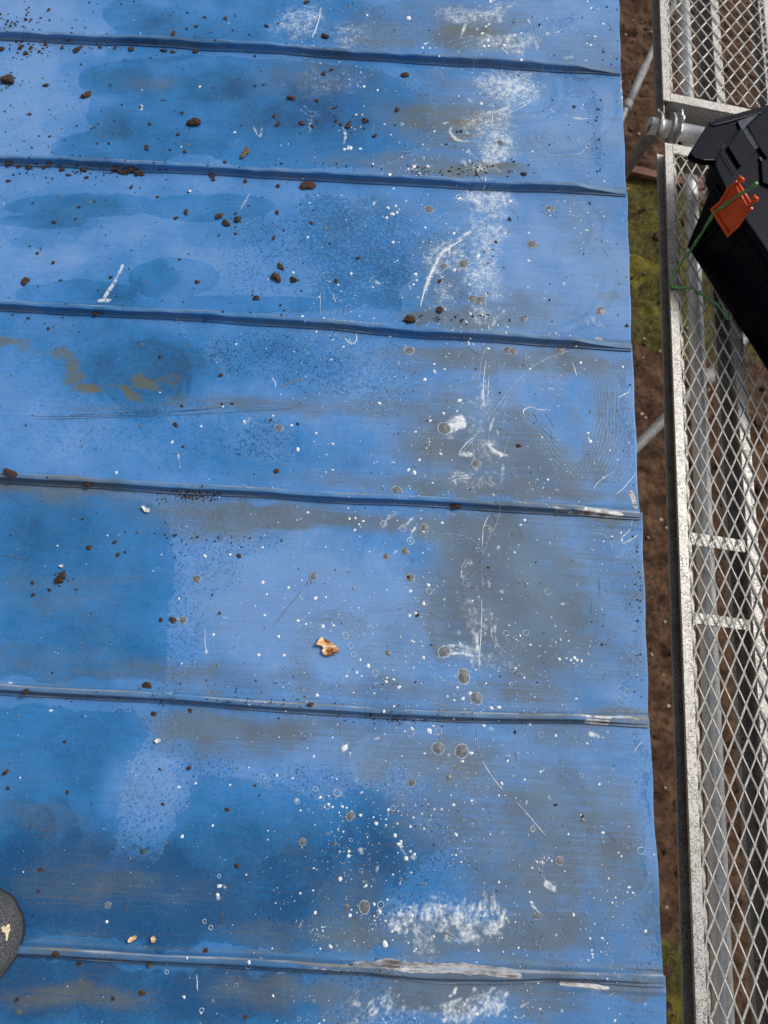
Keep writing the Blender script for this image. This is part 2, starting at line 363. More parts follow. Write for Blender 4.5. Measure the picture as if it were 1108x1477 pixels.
# tone, strip by strip from the top
for a_ in [(60,30,120,40,-.24),(250,40,130,30,.08),(470,35,80,40,.10),(620,30,90,40,.02),(800,50,110,60,-.22),
           (40,150,90,90,-.26),(260,150,150,80,.10),(430,150,90,80,.22),(520,150,90,80,.20),(640,180,80,50,-.02),(800,190,110,80,-.20),
           (150,350,200,90,-.12),(80,300,110,26,.12),(300,300,120,40,.10),(60,400,90,40,-.12),(390,390,80,50,-.10),(520,360,110,80,.20),(620,420,70,60,.10),(800,380,110,110,-.26),(880,420,40,70,-.1),
           (160,500,240,45,.20),(205,545,90,70,.36),(90,620,140,50,-.10),(300,650,180,45,.22),(420,520,70,40,.12),(530,600,90,80,-.06),(480,640,60,40,.1),(760,520,90,30,-.14),(760,600,60,60,-.12),
           (120,820,140,110,.12),(120,950,140,50,.14),(60,770,70,50,.08),(400,860,150,90,-.30),(560,900,110,80,-.20),(880,870,60,120,.12),(420,970,160,40,-.08),(620,990,120,50,-.06),
           (90,1060,120,40,.12),(90,1150,110,60,.14),(210,1140,60,70,-.36),(350,1120,70,30,-.1),(520,1085,120,40,-.16),(740,1180,140,100,-.06),(850,1280,110,110,-.04),(380,1270,260,110,.26),(120,1270,160,90,.24),(560,1200,70,60,.16),
           (140,1430,220,50,.34),(380,1430,120,40,.22),(850,1440,120,40,-.02)]: tone(*a_)
# left hand wiping scallops (rows of arcs)
for x_, y_, r_ in [(150,110,60),(125,180,55),(110,225,35),(230,60,70),(200,25,45),(95,300,70),(60,330,55),(120,420,80),(180,400,70),(330,330,60),(300,120,60),(260,215,60)]:
    blob(cT, x_, y_, r_, r_*.55, .10, 5, .12, 'add', .6)
    blob(cT, x_+22, y_+6, r_*.8, r_*.42, .06, 5, .12, 'add', .6)
for x_, y_, r_ in [(205,545,68),(205,548,54),(213,540,38),(40,1205,75),(30,1200,52),(345,1440,60),(470,1450,75)]:
    blob(cT, x_, y_, r_, r_*.9, .09, 0, .1, 'add', .4)
    pts = [(x_+r_*math.cos(t), y_+r_*.9*math.sin(t)) for t in np.linspace(-1.2, 3.4, 16)]
    stroke(cT, pts, 5, .10)
for x_, y_, rx_, ry_ in [(200,112,74,32),(205,165,68,44),(170,214,84,32),(290,150,140,82),(420,165,150,90),(500,170,110,80),(350,120,200,40),(240,20,74,46),(340,20,160,60),(210,56,50,14),(300,300,90,22),(120,296,100,20),(60,318,60,12),(110,425,80,24),(250,400,60,34),(330,440,160,14)]:
    if y_ < 240 or rx_: blob(cF, x_, y_, rx_, ry_, 1., 4, .10 if x_ < 380 else .5, 'max', .35)
film([(0,462),(330,480),(350,540),(330,560),(420,600),(440,680),(0,680)], .46, 50)
film([(-40,700),(180,716),(243,740),(250,800),(246,860),(240,905),(238,985),(-40,975)], 1., 16)
film([(-60,1010),(190,1026),(215,1046),(190,1100),(175,1180),(165,1230),(230,1240),(280,1150),(300,1110),(340,1118),(395,1135),(470,1150),(520,1136),(565,1150),(600,1180),(626,1226),(592,1258),(555,1310),(520,1345),(470,1372),(-60,1350)], 1., 22)
film([(-60,1378),(440,1405),(486,1425),(462,1500),(-60,1500)], 1., 16)
film([(400,98),(600,112),(592,170),(560,240),(400,238)], .55, 26)
film([(420,280),(560,286),(600,380),(580,452),(450,456)], .6, 30)
film([(400,0),(560,0),(560,70),(400,66)], .5, 30)
film([(455,505),(560,500),(600,560),(540,620),(460,560)], .45, 30)
film([(540,1412),(500,1500),(620,1500),(615,1440)], .5, 18)
for a_ in [(480,35,100,50,.5),(640,40,60,30,.3),(430,150,60,80,.5),(510,160,110,80,.5),(590,130,40,50,.26),(385,370,60,80,.55),(510,350,120,80,.45),(450,430,70,30,.26),
           (400,510,80,40,.5),(480,525,120,50,.5),(550,560,60,60,.26),(420,640,80,60,.2),(285,800,70,80,.6),(310,765,110,50,.55),(252,920,40,90,.5),(380,740,80,20,.22),
           (210,1070,70,60,.4),(185,1190,60,80,.6),(290,1130,80,60,.55),(420,1140,130,40,.5),(560,1150,70,50,.5),(620,1220,50,60,.5),(560,1310,60,60,.5),
           (530,1440,90,50,.6),(470,1440,30,40,.25),(370,1350,110,18,.2),(780,40,60,26,.26),(860,200,18,90,.24),(860,110,60,12,.22),(650,330,70,60,.2),(905,300,30,30,.2),
           (905,620,16,90,.24),(915,870,18,140,.26),(905,990,22,60,.24),(925,1120,18,90,.26),(930,1290,22,120,.3),(920,1430,40,50,.24),(420,1010,110,16,.2),(690,480,60,20,.15),(560,900,200,100,.10),(760,1200,160,140,.10),(800,380,120,120,.08),(300,200,140,60,.08),(200,620,200,60,.07)]: broken(*a_)
for a_ in [(780,40,70,8,.55,25),(857,190,9,80,.6,0),(840,112,50,5,.6,3),(907,600,7,100,.6,0),(918,860,8,130,.62,0),(905,985,10,50,.55,-15),(930,1110,8,90,.62,0),(934,1290,10,110,.66,0),(655,340,50,40,.4,20)]:
    blob(cF, *a_[:4], a_[4], a_[5], 1., 'max', 1.5)
# grey and brown grime
for a_ in [(620,30,90,40,.42),(690,45,40,40,.3),(520,50,60,26,.3),(640,170,80,50,.36),(600,235,120,16,.6),(690,245,50,14,.6),(440,110,70,30,.3),(200,118,50,20,.2),
           (640,380,40,60,.34),(690,440,90,40,.2),(660,460,70,14,.7),(110,480,40,20,.1),(800,330,60,40,.10),(600,300,80,16,.2),
           (430,585,150,18,.4,2),(640,520,90,20,.5),(760,520,140,16,.45),(600,600,60,60,.30),(680,620,70,70,.34),(700,670,150,40,.45),(640,700,240,14,.5),(830,600,60,60,-.12),(800,560,70,40,-.1),
           (60,705,130,14,.55),(330,740,140,20,.55),(300,765,90,16,.4),(470,750,140,16,.5),(640,760,90,20,.45),(740,850,110,110,.55),(770,920,70,60,.3),(760,880,60,60,.2),(700,780,60,40,.35),(660,880,60,60,.3),(850,960,70,30,.2),(880,760,50,24,.2),
           (110,960,160,24,.35),(60,860,90,40,.16),(330,980,160,20,.4),(560,950,50,40,.2),(500,900,60,16,.25),(640,1000,170,20,.3),(440,950,20,40,.3),
           (330,1060,110,30,.65),(280,1040,80,18,.5),(540,1090,60,60,.3),(460,1050,80,16,.35),(640,1090,80,30,.3),(620,1180,60,50,.35),(800,1160,60,40,.42),(720,1120,90,40,.25),(740,1230,90,70,.34),(880,1180,40,60,.3),(850,1280,110,70,.3),(640,1350,170,24,.62),(420,1350,120,18,.3),(120,1270,90,30,.26),(230,1280,90,20,.24),(60,1180,60,20,.3),(500,1310,50,50,.3),(780,1340,90,20,.3),
           (620,1430,80,30,.75),(680,1420,90,14,.6),(100,1440,120,16,.5,3),(400,1430,100,20,.4),(780,1440,60,30,.4),(500,1440,40,40,.5),(900,1030,50,12,.3),(900,1425,60,8,.6),(880,745,50,8,.4),(220,120,34,10,.18)]: dirt(*a_)
# long wiping lines
def lines(x0, y0, x1, y1, w, v, comb=4, bend=0):
    mx, my = (x0+x1)/2, (y0+y1)/2+bend; stroke(cD, [(x0,y0),(mx,my),(x1,y1)], w, v, 1., 'add', comb, .15, (.15,.25), .55)
for a_ in [(50,598,450,580,14,.5,3,-6),(300,580,620,608,16,.45,4,-4),(-20,700,240,716,14,.5,4),(-20,722,200,730,10,.4,3),(-20,840,260,828,12,.35,3,6),(-30,870,240,855,16,.3,4,4),(0,930,250,905,18,.2,4,4),
           (260,735,560,752,16,.5,4),(380,755,640,748,12,.4,3),(600,645,900,690,24,.35,6),(560,700,880,716,12,.5,3),(440,900,640,880,18,.28,4,-8),(290,905,430,895,14,.2,3),
           (230,1050,470,1070,18,.45,4),(0,1290,330,1310,30,.3,6),(40,1345,300,1352,10,.3,2),(0,1430,280,1440,24,.45,5),(300,1425,480,1440,20,.35,4,-14),(440,950,440,990,12,.3,3),
           (560,450,760,470,10,.5,2),(640,120,760,130,12,.3,3),(560,200,780,220,20,.25,4),(700,20,860,70,12,.2,3)]: lines(*a_)
stroke(cD, [(728,588),(770,618),(800,660),(845,705)], 26, 1.0, .7, 'add', 6, .3, (.1,.15), .8)
stroke(cD, [(775,545),(815,580),(850,640),(872,700)], 16, .5, .9, 'add', 4, .4, (.15,.15), .5)
stroke(cD, [(800,510),(855,525),(878,575),(872,640),(850,700)], 26, 1.1, .7, 'add', 7, .3, (.12,.1), .8)
stroke(cD, [(890,520),(905,590),(900,650),(880,705)], 14, .8, .8, 'add', 5, .3, (.12,.1), .8)
stroke(cD, [(800,512),(855,530),(876,580),(868,640),(848,700)], 26, .34, .8, 'add'); stroke(cY, [(800,512),(855,530),(876,580),(868,640),(848,700)], 24, .2, .8, 'max'); stroke(cY, [(728,590),(770,622),(800,662),(840,703)], 20, .26, .8, 'max'); stroke(cD, [(728,590),(770,622),(800,662),(840,703)], 22, .22, 1., 'add')
for k in range(7):
    stroke(cD, [(760+14*k,790+9*k),(840,800+18*k),(935,812+26*k)], 10, .32, .7, 'add', 3, .2, (.2,.1), .5)
for k in range(4):
    stroke(cD, [(690+12*k,800),(745+10*k,850),(770+8*k,920),(740+8*k,985)], 8, .25, .8, 'add', 2, .2)
stroke(cD, [(640,860),(620,900),(640,960)], 9, .35, .8)
stroke(cD, [(800,1100),(838,1140),(860,1210)], 18, .35, .7, 'add', 3)
for (x0,y0,x1,y1) in [(600,470,640,452),(128,700,100,690),(402,560,440,545)]: stroke(cD, [(x0,y0),(x1,y1)], 4, .7, .8, 'add')
# soft curved wipes in the paint, right of centre
for (x_, y_, r_, t0, t1) in [(760,130,60,-.5,2.2),(800,150,90,-.4,1.8),(800,330,70,-1,1.5),(780,400,110,-.8,1.4),(660,1110,110,1.8,4.2),(700,1190,80,.2,3.2),(640,1200,150,0,1.6),(780,900,80,-1,1.3),(870,1250,80,-.6,1.4),(560,1100,70,2,4.6),(720,880,90,-1,1.2),(590,800,60,1.6,4.2)]:
    for q in range(3):
        stroke(cT, [(x_+(r_-9*q)*math.cos(t), y_+(r_-9*q)*.8*math.sin(t)) for t in np.linspace(t0, t1, 12)], 5, random.choice([-.10,.10,.13]), 1.)
# ochre stains
for a_ in [(4,490,26,7,.6,10),(30,492,14,10,.4),(55,502,34,5,.3),(90,508,20,10,.55,-25),(103,528,8,20,.6,12),(106,548,16,9,.6,5),(124,564,20,8,.75,5),(160,556,26,4,.3),(186,566,22,8,.75,-20),(208,552,22,7,.65,-18),(240,548,22,6,.4),(252,572,20,12,.35),(250,585,14,8,.3),(620,630,46,40,.24),(590,600,24,30,.22),
           (640,170,80,26,.45),(670,175,26,5,.7),(668,198,24,5,.6),(560,62,60,10,.35),(680,45,34,12,.45),(640,1085,40,22,.4,30),(670,1112,44,18,.35,35),(700,1135,30,12,.25,30),(540,1100,26,34,.3),(690,245,60,12,.3),(150,700,60,6,.3),(330,765,60,8,.35),(730,240,30,6,.4),(880,430,14,12,.4),(830,1270,20,10,.2)]:
    blob(cY, a_[0], a_[1], a_[2], a_[3], a_[4], a_[5] if len(a_) > 5 else 0, 1.1, 'max', 1.)
# chalk and paint smears
def sm(pts, w, v=.8, comb=0, fade=(.2,.35), soft=.9): stroke(cW, pts, w*1.2+.3, min(1, v*1.0), soft, 'max', comb, .25, fade, .5)
for a_ in [([(766,112),(772,132),(755,152),(720,163),(680,158)],6,.9,3),([(752,120),(760,138),(735,152),(700,160)],5,.8,3),([(735,112),(757,112),(768,118)],7,.9,3),([(720,118),(735,135),(715,148)],4,.7),([(742,140),(725,158),(680,165)],4,.75),
           ([(655,178),(650,190),(662,202),(686,206)],3,.8),([(690,200),(712,212),(730,240)],8,.55,3),([(700,215),(690,232),(712,246)],6,.6,2),([(665,225),(680,250)],3,.6),([(700,175),(712,205)],3,.55),
           ([(690,275),(695,300),(710,322),(712,345)],9,.6,3),([(664,282),(700,278),(722,284)],5,.7,2),([(675,290),(690,320)],7,.5,3),([(715,300),(722,296)],5,.5),([(700,330),(705,370),(712,420)],6,.5,3),([(668,345),(640,362),(628,385),(614,412),(608,444)],4,.85),([(684,330),(650,352)],5,.6),([(612,405),(622,398)],5,.7),([(680,400),(720,410)],6,.35,2),
           ([(590,400),(604,395)],4,.6),([(540,405),(552,410)],4,.6),([(705,60),(735,70),(762,95)],5,.6,2),([(755,55),(770,58),(776,80)],4,.6),([(680,15),(668,45),(662,62)],3,.7),([(810,85),(830,80)],4,.5),([(650,62),(720,75)],8,.35,2),([(720,15),(722,30),(712,36)],5,.5),
           ([(640,8),(720,28)],10,.3,3),([(640,65),(700,50)],7,.45,2),([(755,185),(795,228),(820,225)],3,.3),([(845,215),(852,205)],3,.6),([(825,170),(845,172)],3,.6),([(405,28),(440,40)],12,.5,3,(.3,.3)),([(440,8),(470,40)],10,.4,3,(.3,.3)),
           ([(430,150),(450,164),(470,160)],7,.6,2),([(365,180),(375,196),(380,178)],2,.7),([(495,212),(498,195),(492,180)],2.4,.7),([(444,195),(450,165)],4,.45),
           ([(178,381),(166,402),(152,428)],3,.85,0,(.05,0)),([(144,433),(158,433)],3.5,1.,0,(0,0)),([(204,150),(203,160)],2.4,1.),([(365,598),(356,608),(346,617)],3.4,.9,2),([(256,650),(260,680)],1.8,.7),([(360,285),(346,304)],3,.4),
           ([(650,618),(660,612),(663,606)],8,1.,0,(0,0),.5),([(640,618),(668,614)],6,.95,0,(0,0),.5),([(672,600),(690,612),(696,640)],5,.5,2),([(702,630),(708,645),(724,656)],5,.95,0,(.2,.0)),([(660,652),(678,655),(690,648)],5,.8),([(688,650),(684,668),(690,690)],8,.7,2),
           ([(628,697),(655,690),(690,686)],8,.8,3,(.4,.1)),([(640,685),(665,680),(692,690)],6,.5,2),([(727,666),(724,690),(716,700)],4,.6),([(672,578),(688,582)],3,.6),([(694,560),(696,590)],3,.9),([(712,600),(706,625)],2,.8),
           ([(580,738),(563,744),(553,758)],5,.9,2,(.3,0)),([(600,742),(590,755),(583,762)],5,.9,2,(.3,0)),([(604,752),(596,768),(592,782)],5,.85,2,(.4,0)),([(680,800),(670,815),(667,828),(673,842)],6,.8,3,(.3,0)),([(676,808),(680,818)],4,.6),
           ([(640,938),(662,936),(690,944)],9,.95,2,(0,.2),.6),([(646,930),(672,928),(692,936)],5,.8,2),([(680,880),(676,910),(684,935)],5,.5,2),([(692,890),(698,915),(700,940)],5,.55,2),([(712,884),(712,915),(719,937)],5,.85,2,(.4,0)),([(692,940),(706,960),(740,974)],7,.6,3,(.05,.5)),([(740,970),(775,975)],5,.25),
           ([(706,870),(712,900)],3,.4),([(688,905),(690,972)],3,.85),([(500,903),(512,915)],3,.3),([(296,936),(296,941)],2.4,.9,0,(.1,0)),([(326,942),(338,938)],2.,.5),
           ([(774,1220),(776,1250),(792,1276)],5,.55,2,(.5,0)),([(790,1276),(799,1280)],6,1.,0,(0,0),.6),([(545,1248),(540,1262)],2.5,.8),([(518,1222),(520,1235)],4,.9),([(438,1326),(430,1342)],4,.9,2),([(428,1150),(424,1158)],3,.8),([(548,1062),(536,1068)],3,.7),([(316,1290),(314,1298)],4,.9),([(320,1275),(328,1282)],3,.7),
           ([(580,1210),(578,1225),(592,1240)],2.5,.9),([(590,1236),(600,1240)],3.4,.9),([(765,1300),(776,1316)],3,.7),([(378,1345),(400,1352)],4,.4,2),([(384,1408),(420,1402)],5,.4,2),
           ([(870,760),(868,764)],2,.4),([(852,1060),(864,1064)],5,.95,0,(0,0)),([(700,1050),(716,1054)],3,.6),([(840,460),(870,470),(868,476)],4,.6,2),([(850,452),(862,466)],3,.5)]:
    sm(*a_)
rr = random.Random(3)
for k in range(26):      # the brushed white splash above the bottom seam
    x = 572+6.2*k+rr.uniform(-5,5); y = 1326+12*math.sin(k*.5)+rr.uniform(-8,10); h = 20+26*abs(math.sin(k*.62+1.))+rr.uniform(-6,8)
    sm([(x+rr.uniform(-4,5), y+8),(x,y-h*.4),(x+rr.uniform(-5,3),y-h)], rr.uniform(4,8), rr.uniform(.6,1.), 3, (.1,.7))
for k in range(150):
    x = rr.uniform(572, 735); y = 1328+10*math.sin(x*.09)+rr.gauss(0, 9); t = rr.gauss(-1.75, .45); L = rr.uniform(6, 26)
    sm([(x, y), (x+L*.5*math.cos(t)+rr.uniform(-1.5, 1.5), y+L*.5*math.sin(t)), (x+L*math.cos(t), y+L*math.sin(t))], rr.uniform(1.4, 3.4), rr.uniform(.5, 1.), 0, (.05,.6))
for k in range(90):
    x = rr.choice([rr.gauss(550, 14), rr.gauss(660, 26), rr.gauss(705, 24)]); y = rr.gauss(1455, 14); t = rr.uniform(-1.2, -.2); L = rr.uniform(6, 24)
    sm([(x, y), (x+L*math.cos(t), y+L*math.sin(t))], rr.uniform(1.4, 3.6), rr.uniform(.5, 1.), 0, (.05,.6))
for k in range(330):
    x = rr.gauss(702, 17); y = rr.uniform(100, 480) if k < 230 else rr.uniform(560, 970); t = rr.gauss(1.3, .6); L = rr.uniform(4, 18)
    sm([(x, y), (x+L*math.cos(t), y+L*math.sin(t))], rr.uniform(1.3, 3.2), rr.uniform(.2, .7), 0, (.05,.6))
for a_ in [(590,1322,18,12,.9),(628,1318,16,10,.8),(655,1340,12,22,.9),(672,1345,9,16,.8),(700,1330,26,10,.85),(720,1338,14,8,.8),(620,1348,12,14,.55),(618,1368,10,12,.6),
           (660,1460,30,18,.85),(710,1460,26,14,.95),(690,1440,30,8,.6),(640,1452,14,10,.7),(548,1450,14,22,.55),(560,1440,10,14,.5),(590,1462,10,10,.7),(520,1470,20,8,.6),(576,1476,10,6,.6),(506,1432,6,5,1.),(858,1428,8,5,.7),
           (690,300,26,22,.35),(702,372,20,46,.34),(640,395,34,30,.3),(705,225,24,24,.3),(690,660,22,30,.25),(702,290,14,10,.5),(690,345,20,10,.5),(690,30,50,24,.25),(700,130,60,40,.18),(655,612,9,8,1.),(690,940,14,20,.3)]:
    blob(cW, a_[0], a_[1], a_[2]*1.15, a_[3]*1.15, a_[4]*.68, rr.uniform(-30,30), 1.3, 'max', 1.8)
sm([(540,1470),(515,1450),(512,1430),(540,1412)], 12, .45, 4, (.2,.3)); sm([(520,1475),(498,1455),(505,1425)], 8, .35, 3)
sm([(668,1470),(705,1445),(760,1435)], 10, .5, 4, (.1,.6))
for a_ in [(690,20,50,14,.45),(730,60,40,18,.5),(735,125,44,26,.6),(700,175,34,22,.4),(715,215,26,34,.55),(690,240,24,10,.4),(700,290,34,26,.55),(705,340,22,34,.45),(700,390,26,40,.5),(650,370,34,30,.4),(640,430,26,20,.35),(695,450,30,14,.35),
           (690,570,14,30,.4),(700,640,26,24,.45),(680,690,40,12,.45),(690,900,22,40,.42),(675,940,34,12,.5),(720,960,26,14,.35),(650,1320,100,26,.35),(650,1460,110,20,.35),(530,1455,34,26,.35),(870,1040,30,5,.5),(470,120,60,30,.22),(430,30,40,24,.4),(500,50,40,20,.3)]:
    blob(cW, a_[0], a_[1], a_[2], a_[3], min(1, a_[4]*(1.15 if a_[1] < 480 else .8)), rr.uniform(-20,20), 1.5, 'max', 2.)
for k in range(190):
    x = rr.triangular(380, 930, 690); y = rr.uniform(0, 1470); t = rr.gauss(.9, .9); L = rr.uniform(3, 12)
    sm([(x, y), (x+L*.5*math.cos(t)+rr.uniform(-2, 2), y+L*.5*math.sin(t)), (x+L*math.cos(t), y+L*math.sin(t))], rr.uniform(1.2, 3.), rr.uniform(.35, .8), 0, (.1,.6))
# bare metal along the seams
for pts, w, v in [([(535,1389),(600,1392),(660,1396),(720,1401),(765,1408)],8.5,1.),([(505,1387),(560,1390),(600,1393)],4,.9),([(800,1419),(850,1422),(885,1426)],4,.8),
                  ([(820,740),(860,742),(905,742)],5,.8),([(838,736),(880,738)],5,.7),([(780,735),(830,741)],3,.5),([(815,1031),(880,1035),(930,1037)],2.6,.8),([(840,1040),(880,1043)],5,.8),([(750,100),(850,106)],3,.35),
                  ([(780,484),(800,487)],3,.8),([(858,488),(870,489)],4,.9),([(697,480),(712,481)],3,.9),([(905,705),(912,712),(920,736)],4,1.),([(894,112),(898,160)],2,.5),([(560,702),(700,722)],2,.4)]:
    stroke(cM, pts, w, v, .6, 'max', 0, .2, (.12,.12))
for pts, w in [([(236,999),(256,1002)],3),([(838,1036),(866,1046)],4),([(0,985),(28,989)],4),([(440,1393),(520,1398)],2)]: sm(pts, w, .9)
for a_ in [(850,80,50,30,.2),(800,210,60,20,.2),(870,330,40,60,.15),(760,440,60,20,.2),(840,1060,70,20,.2),(900,1220,30,60,.2),(760,1000,80,16,.2),(560,1000,80,20,.15),(60,1000,60,6,.3),(700,60,60,16,.3),(620,110,60,14,.2)]: dirt(*a_)
MAP[cW] = np.clip(MAP[cW], 0, 1); MAP[cD] = np.clip(MAP[cD], 0, 1.2); MAP[cF] = np.clip(MAP[cF], 0, 1)
for a_ in [(120,1300,170,70,.30),(380,1290,200,80,.16),(160,1440,260,50,.12)]: tone(*a_)
MAP[cT] = np.clip(MAP[cT], -.1, .85)
def sample(a, b):
    x = np.clip((np.asarray(a)-A0)/RS-.5, 0, NA-1.001); y = np.clip((np.asarray(b)-B0)/RS-.5, 0, NB-1.001)
    xi = x.astype(int); yi = y.astype(int); fx = x-xi; fy = y-yi
    m = MAP[:, yi, xi]*(1-fx)*(1-fy)+MAP[:, yi, xi+1]*fx*(1-fy)+MAP[:, yi+1, xi]*(1-fx)*fy+MAP[:, yi+1, xi+1]*fx*fy
    return m
# ------------------------------------------------------------------ the roof
roof = empty('metal_roof'); tag(roof, 'weathered blue painted standing seam metal roof spattered with white paint and dirt', 'roof')
RW = np.column_stack([CW @ ur, CW @ vr, CW @ nr])      # roof axes in the world
Mr = Matrix.Identity(4)
for r in range(3):
    for c in range(3): Mr[r][c] = RW[r][c]
orig = -HR * (CW @ nr) + np.array([0, 0, HC])
for r in range(3): Mr[r][3] = orig[r]
roof.matrix_world = Mr
RMAT = np.array(Mr)
def toworld(a, b, z=0.):
    return Vector(RMAT[:3, :3] @ np.array([a, b, z]) + RMAT[:3, 3])
def grid_obj(name, V, nu, nv, parent, mat, masks):
    """V (nu*nv,3) row-major, masks (8, nu*nv)"""
    me = bpy.data.meshes.new(name); i = np.arange(nu-1)[:, None]*nv+np.arange(nv-1)[None, :]
    q = np.stack([i, i+nv, i+nv+1, i+1], -1).reshape(-1, 4).astype(np.int32)
    n = len(V); me.vertices.add(n); me.vertices.foreach_set('co', V.astype(np.float32).ravel())
    me.loops.add(q.size); me.loops.foreach_set('vertex_index', q.ravel())
    me.polygons.add(len(q)); me.polygons.foreach_set('loop_start', np.arange(0, q.size, 4, dtype=np.int32))
    me.polygons.foreach_set('loop_total', np.full(len(q), 4, np.int32)); me.polygons.foreach_set('use_smooth', np.ones(len(q), bool))
    me.update(calc_edges=True)
    for nm, k in (('film', 0), ('marks', 4)):
        at = me.color_attributes.new(nm, 'FLOAT_COLOR', 'POINT'); at.data.foreach_set('color', np.ascontiguousarray(masks[k:k+4].T).astype(np.float32).ravel())
    me.materials.append(mat); o = bpy.data.objects.new(name, me); COL.objects.link(o); o.parent = parent; return o
ordn = ['topmost', 'second', 'third', 'fourth', 'fifth', 'sixth', 'lowest']
STEP = .0017
SEAM_W, SEAM_H = .0105, .0165
ARUN = np.concatenate([np.arange(-1.5, -.80, .03), np.arange(-.80, 0, STEP)])
panels = []
for p in range(7):
    # strip p lies between seam p-1 (far side) and seam p (near side)
    b_mid = float(seam_b(p-1, .1)+seam_b(p, .1))/2; ae = float(edge_a(p, b_mid))
    nb = int(abs(float(seam_b(p-1, 0)-seam_b(p, 0)))/STEP)
    t = np.linspace(0, 1, nb)
    ar = np.concatenate([ARUN, np.arange(0, ae-.02, STEP)]); na = len(ar); k0 = len(ar)
    u = np.concatenate([ar, np.linspace(ar[-1], ae, 16)[1:]]); nu = len(u)
    A = np.repeat(u[:, None], nb, 1); lo = seam_b(p, u)[:, None]; hi = seam_b(p-1, u)[:, None]
    # strip edges lie under the seam folds
    B = lo+(hi-lo)*t[None, :]
    sh = edge_a(p, B)-ae; wgt = np.clip((A-(ae-.25))/.25, 0, 1); A2 = A+sh*wgt
    Z = zf(A2, B)
    # slight roll of the sheet near each seam, dents near the bottom seam, and crease marks near the eave
    dl = (B-lo); dh = (hi-B)
    Z += .0014*np.exp(-dl/.006)
    if p == 4 or p == 3: Z += .0014*np.exp(-((A2-.30)/.03)**2)*np.exp(-((dl-.02)/.012)**2)
    if p == 6: Z += .002*np.exp(-((A2-.04)/.08)**2)*np.exp(-((dh-.02)/.02)**2) + .0016*np.exp(-((dh-.016-.01*(A2-.3))/.0022)**2)*np.clip((A2-.20)/.04, 0, 1)
    if p in (1, 2, 4): Z += .0012*np.exp(-((dh-.020-.04*(A2-.3))/.003)**2)*np.clip((A2-.28)/.03, 0, 1)
    V = np.stack([A2, B, Z], -1)
    # turned-down drip edge: rounded lip, then 22 mm down
    ed = V[-1]; rows = [V]
    for da, dz in ((.0008, -.0003), (.0013, -.0012), (.0014, -.006), (.0012, -.013), (.0010, -.022)):
        rows.append((ed+np.array([da, 0, dz]))[None])
    V = np.concatenate(rows, 0); nu = V.shape[0]; V = V.reshape(-1, 3)
    m = sample(V[:, 0], V[:, 1]).reshape(8, nu, nb)
    dl_ = (B-lo); gr_n = (.6+.4*np.sin(A2*31+p)*np.sin(A2*83+2*p))
    m[cD][:nu-5] += gr_n*(.55*np.exp(-np.clip(hi-B-.0085, 0, 1)/.0035)+.40*np.exp(-np.clip(dl_-.005, 0, 1)/.0035))
    m[cS, -5:] = .55; m[cS, k0+14:] = np.maximum(m[cS, k0+14:], .45); m[cS] *= .9
    out = np.clip((-.80-V[:, 0])/.1, 0, 1).reshape(nu, nb)
    o = grid_obj('roof_panel', V, nu, nb, roof, PAINT, m.reshape(8, -1)); panels.append(o)
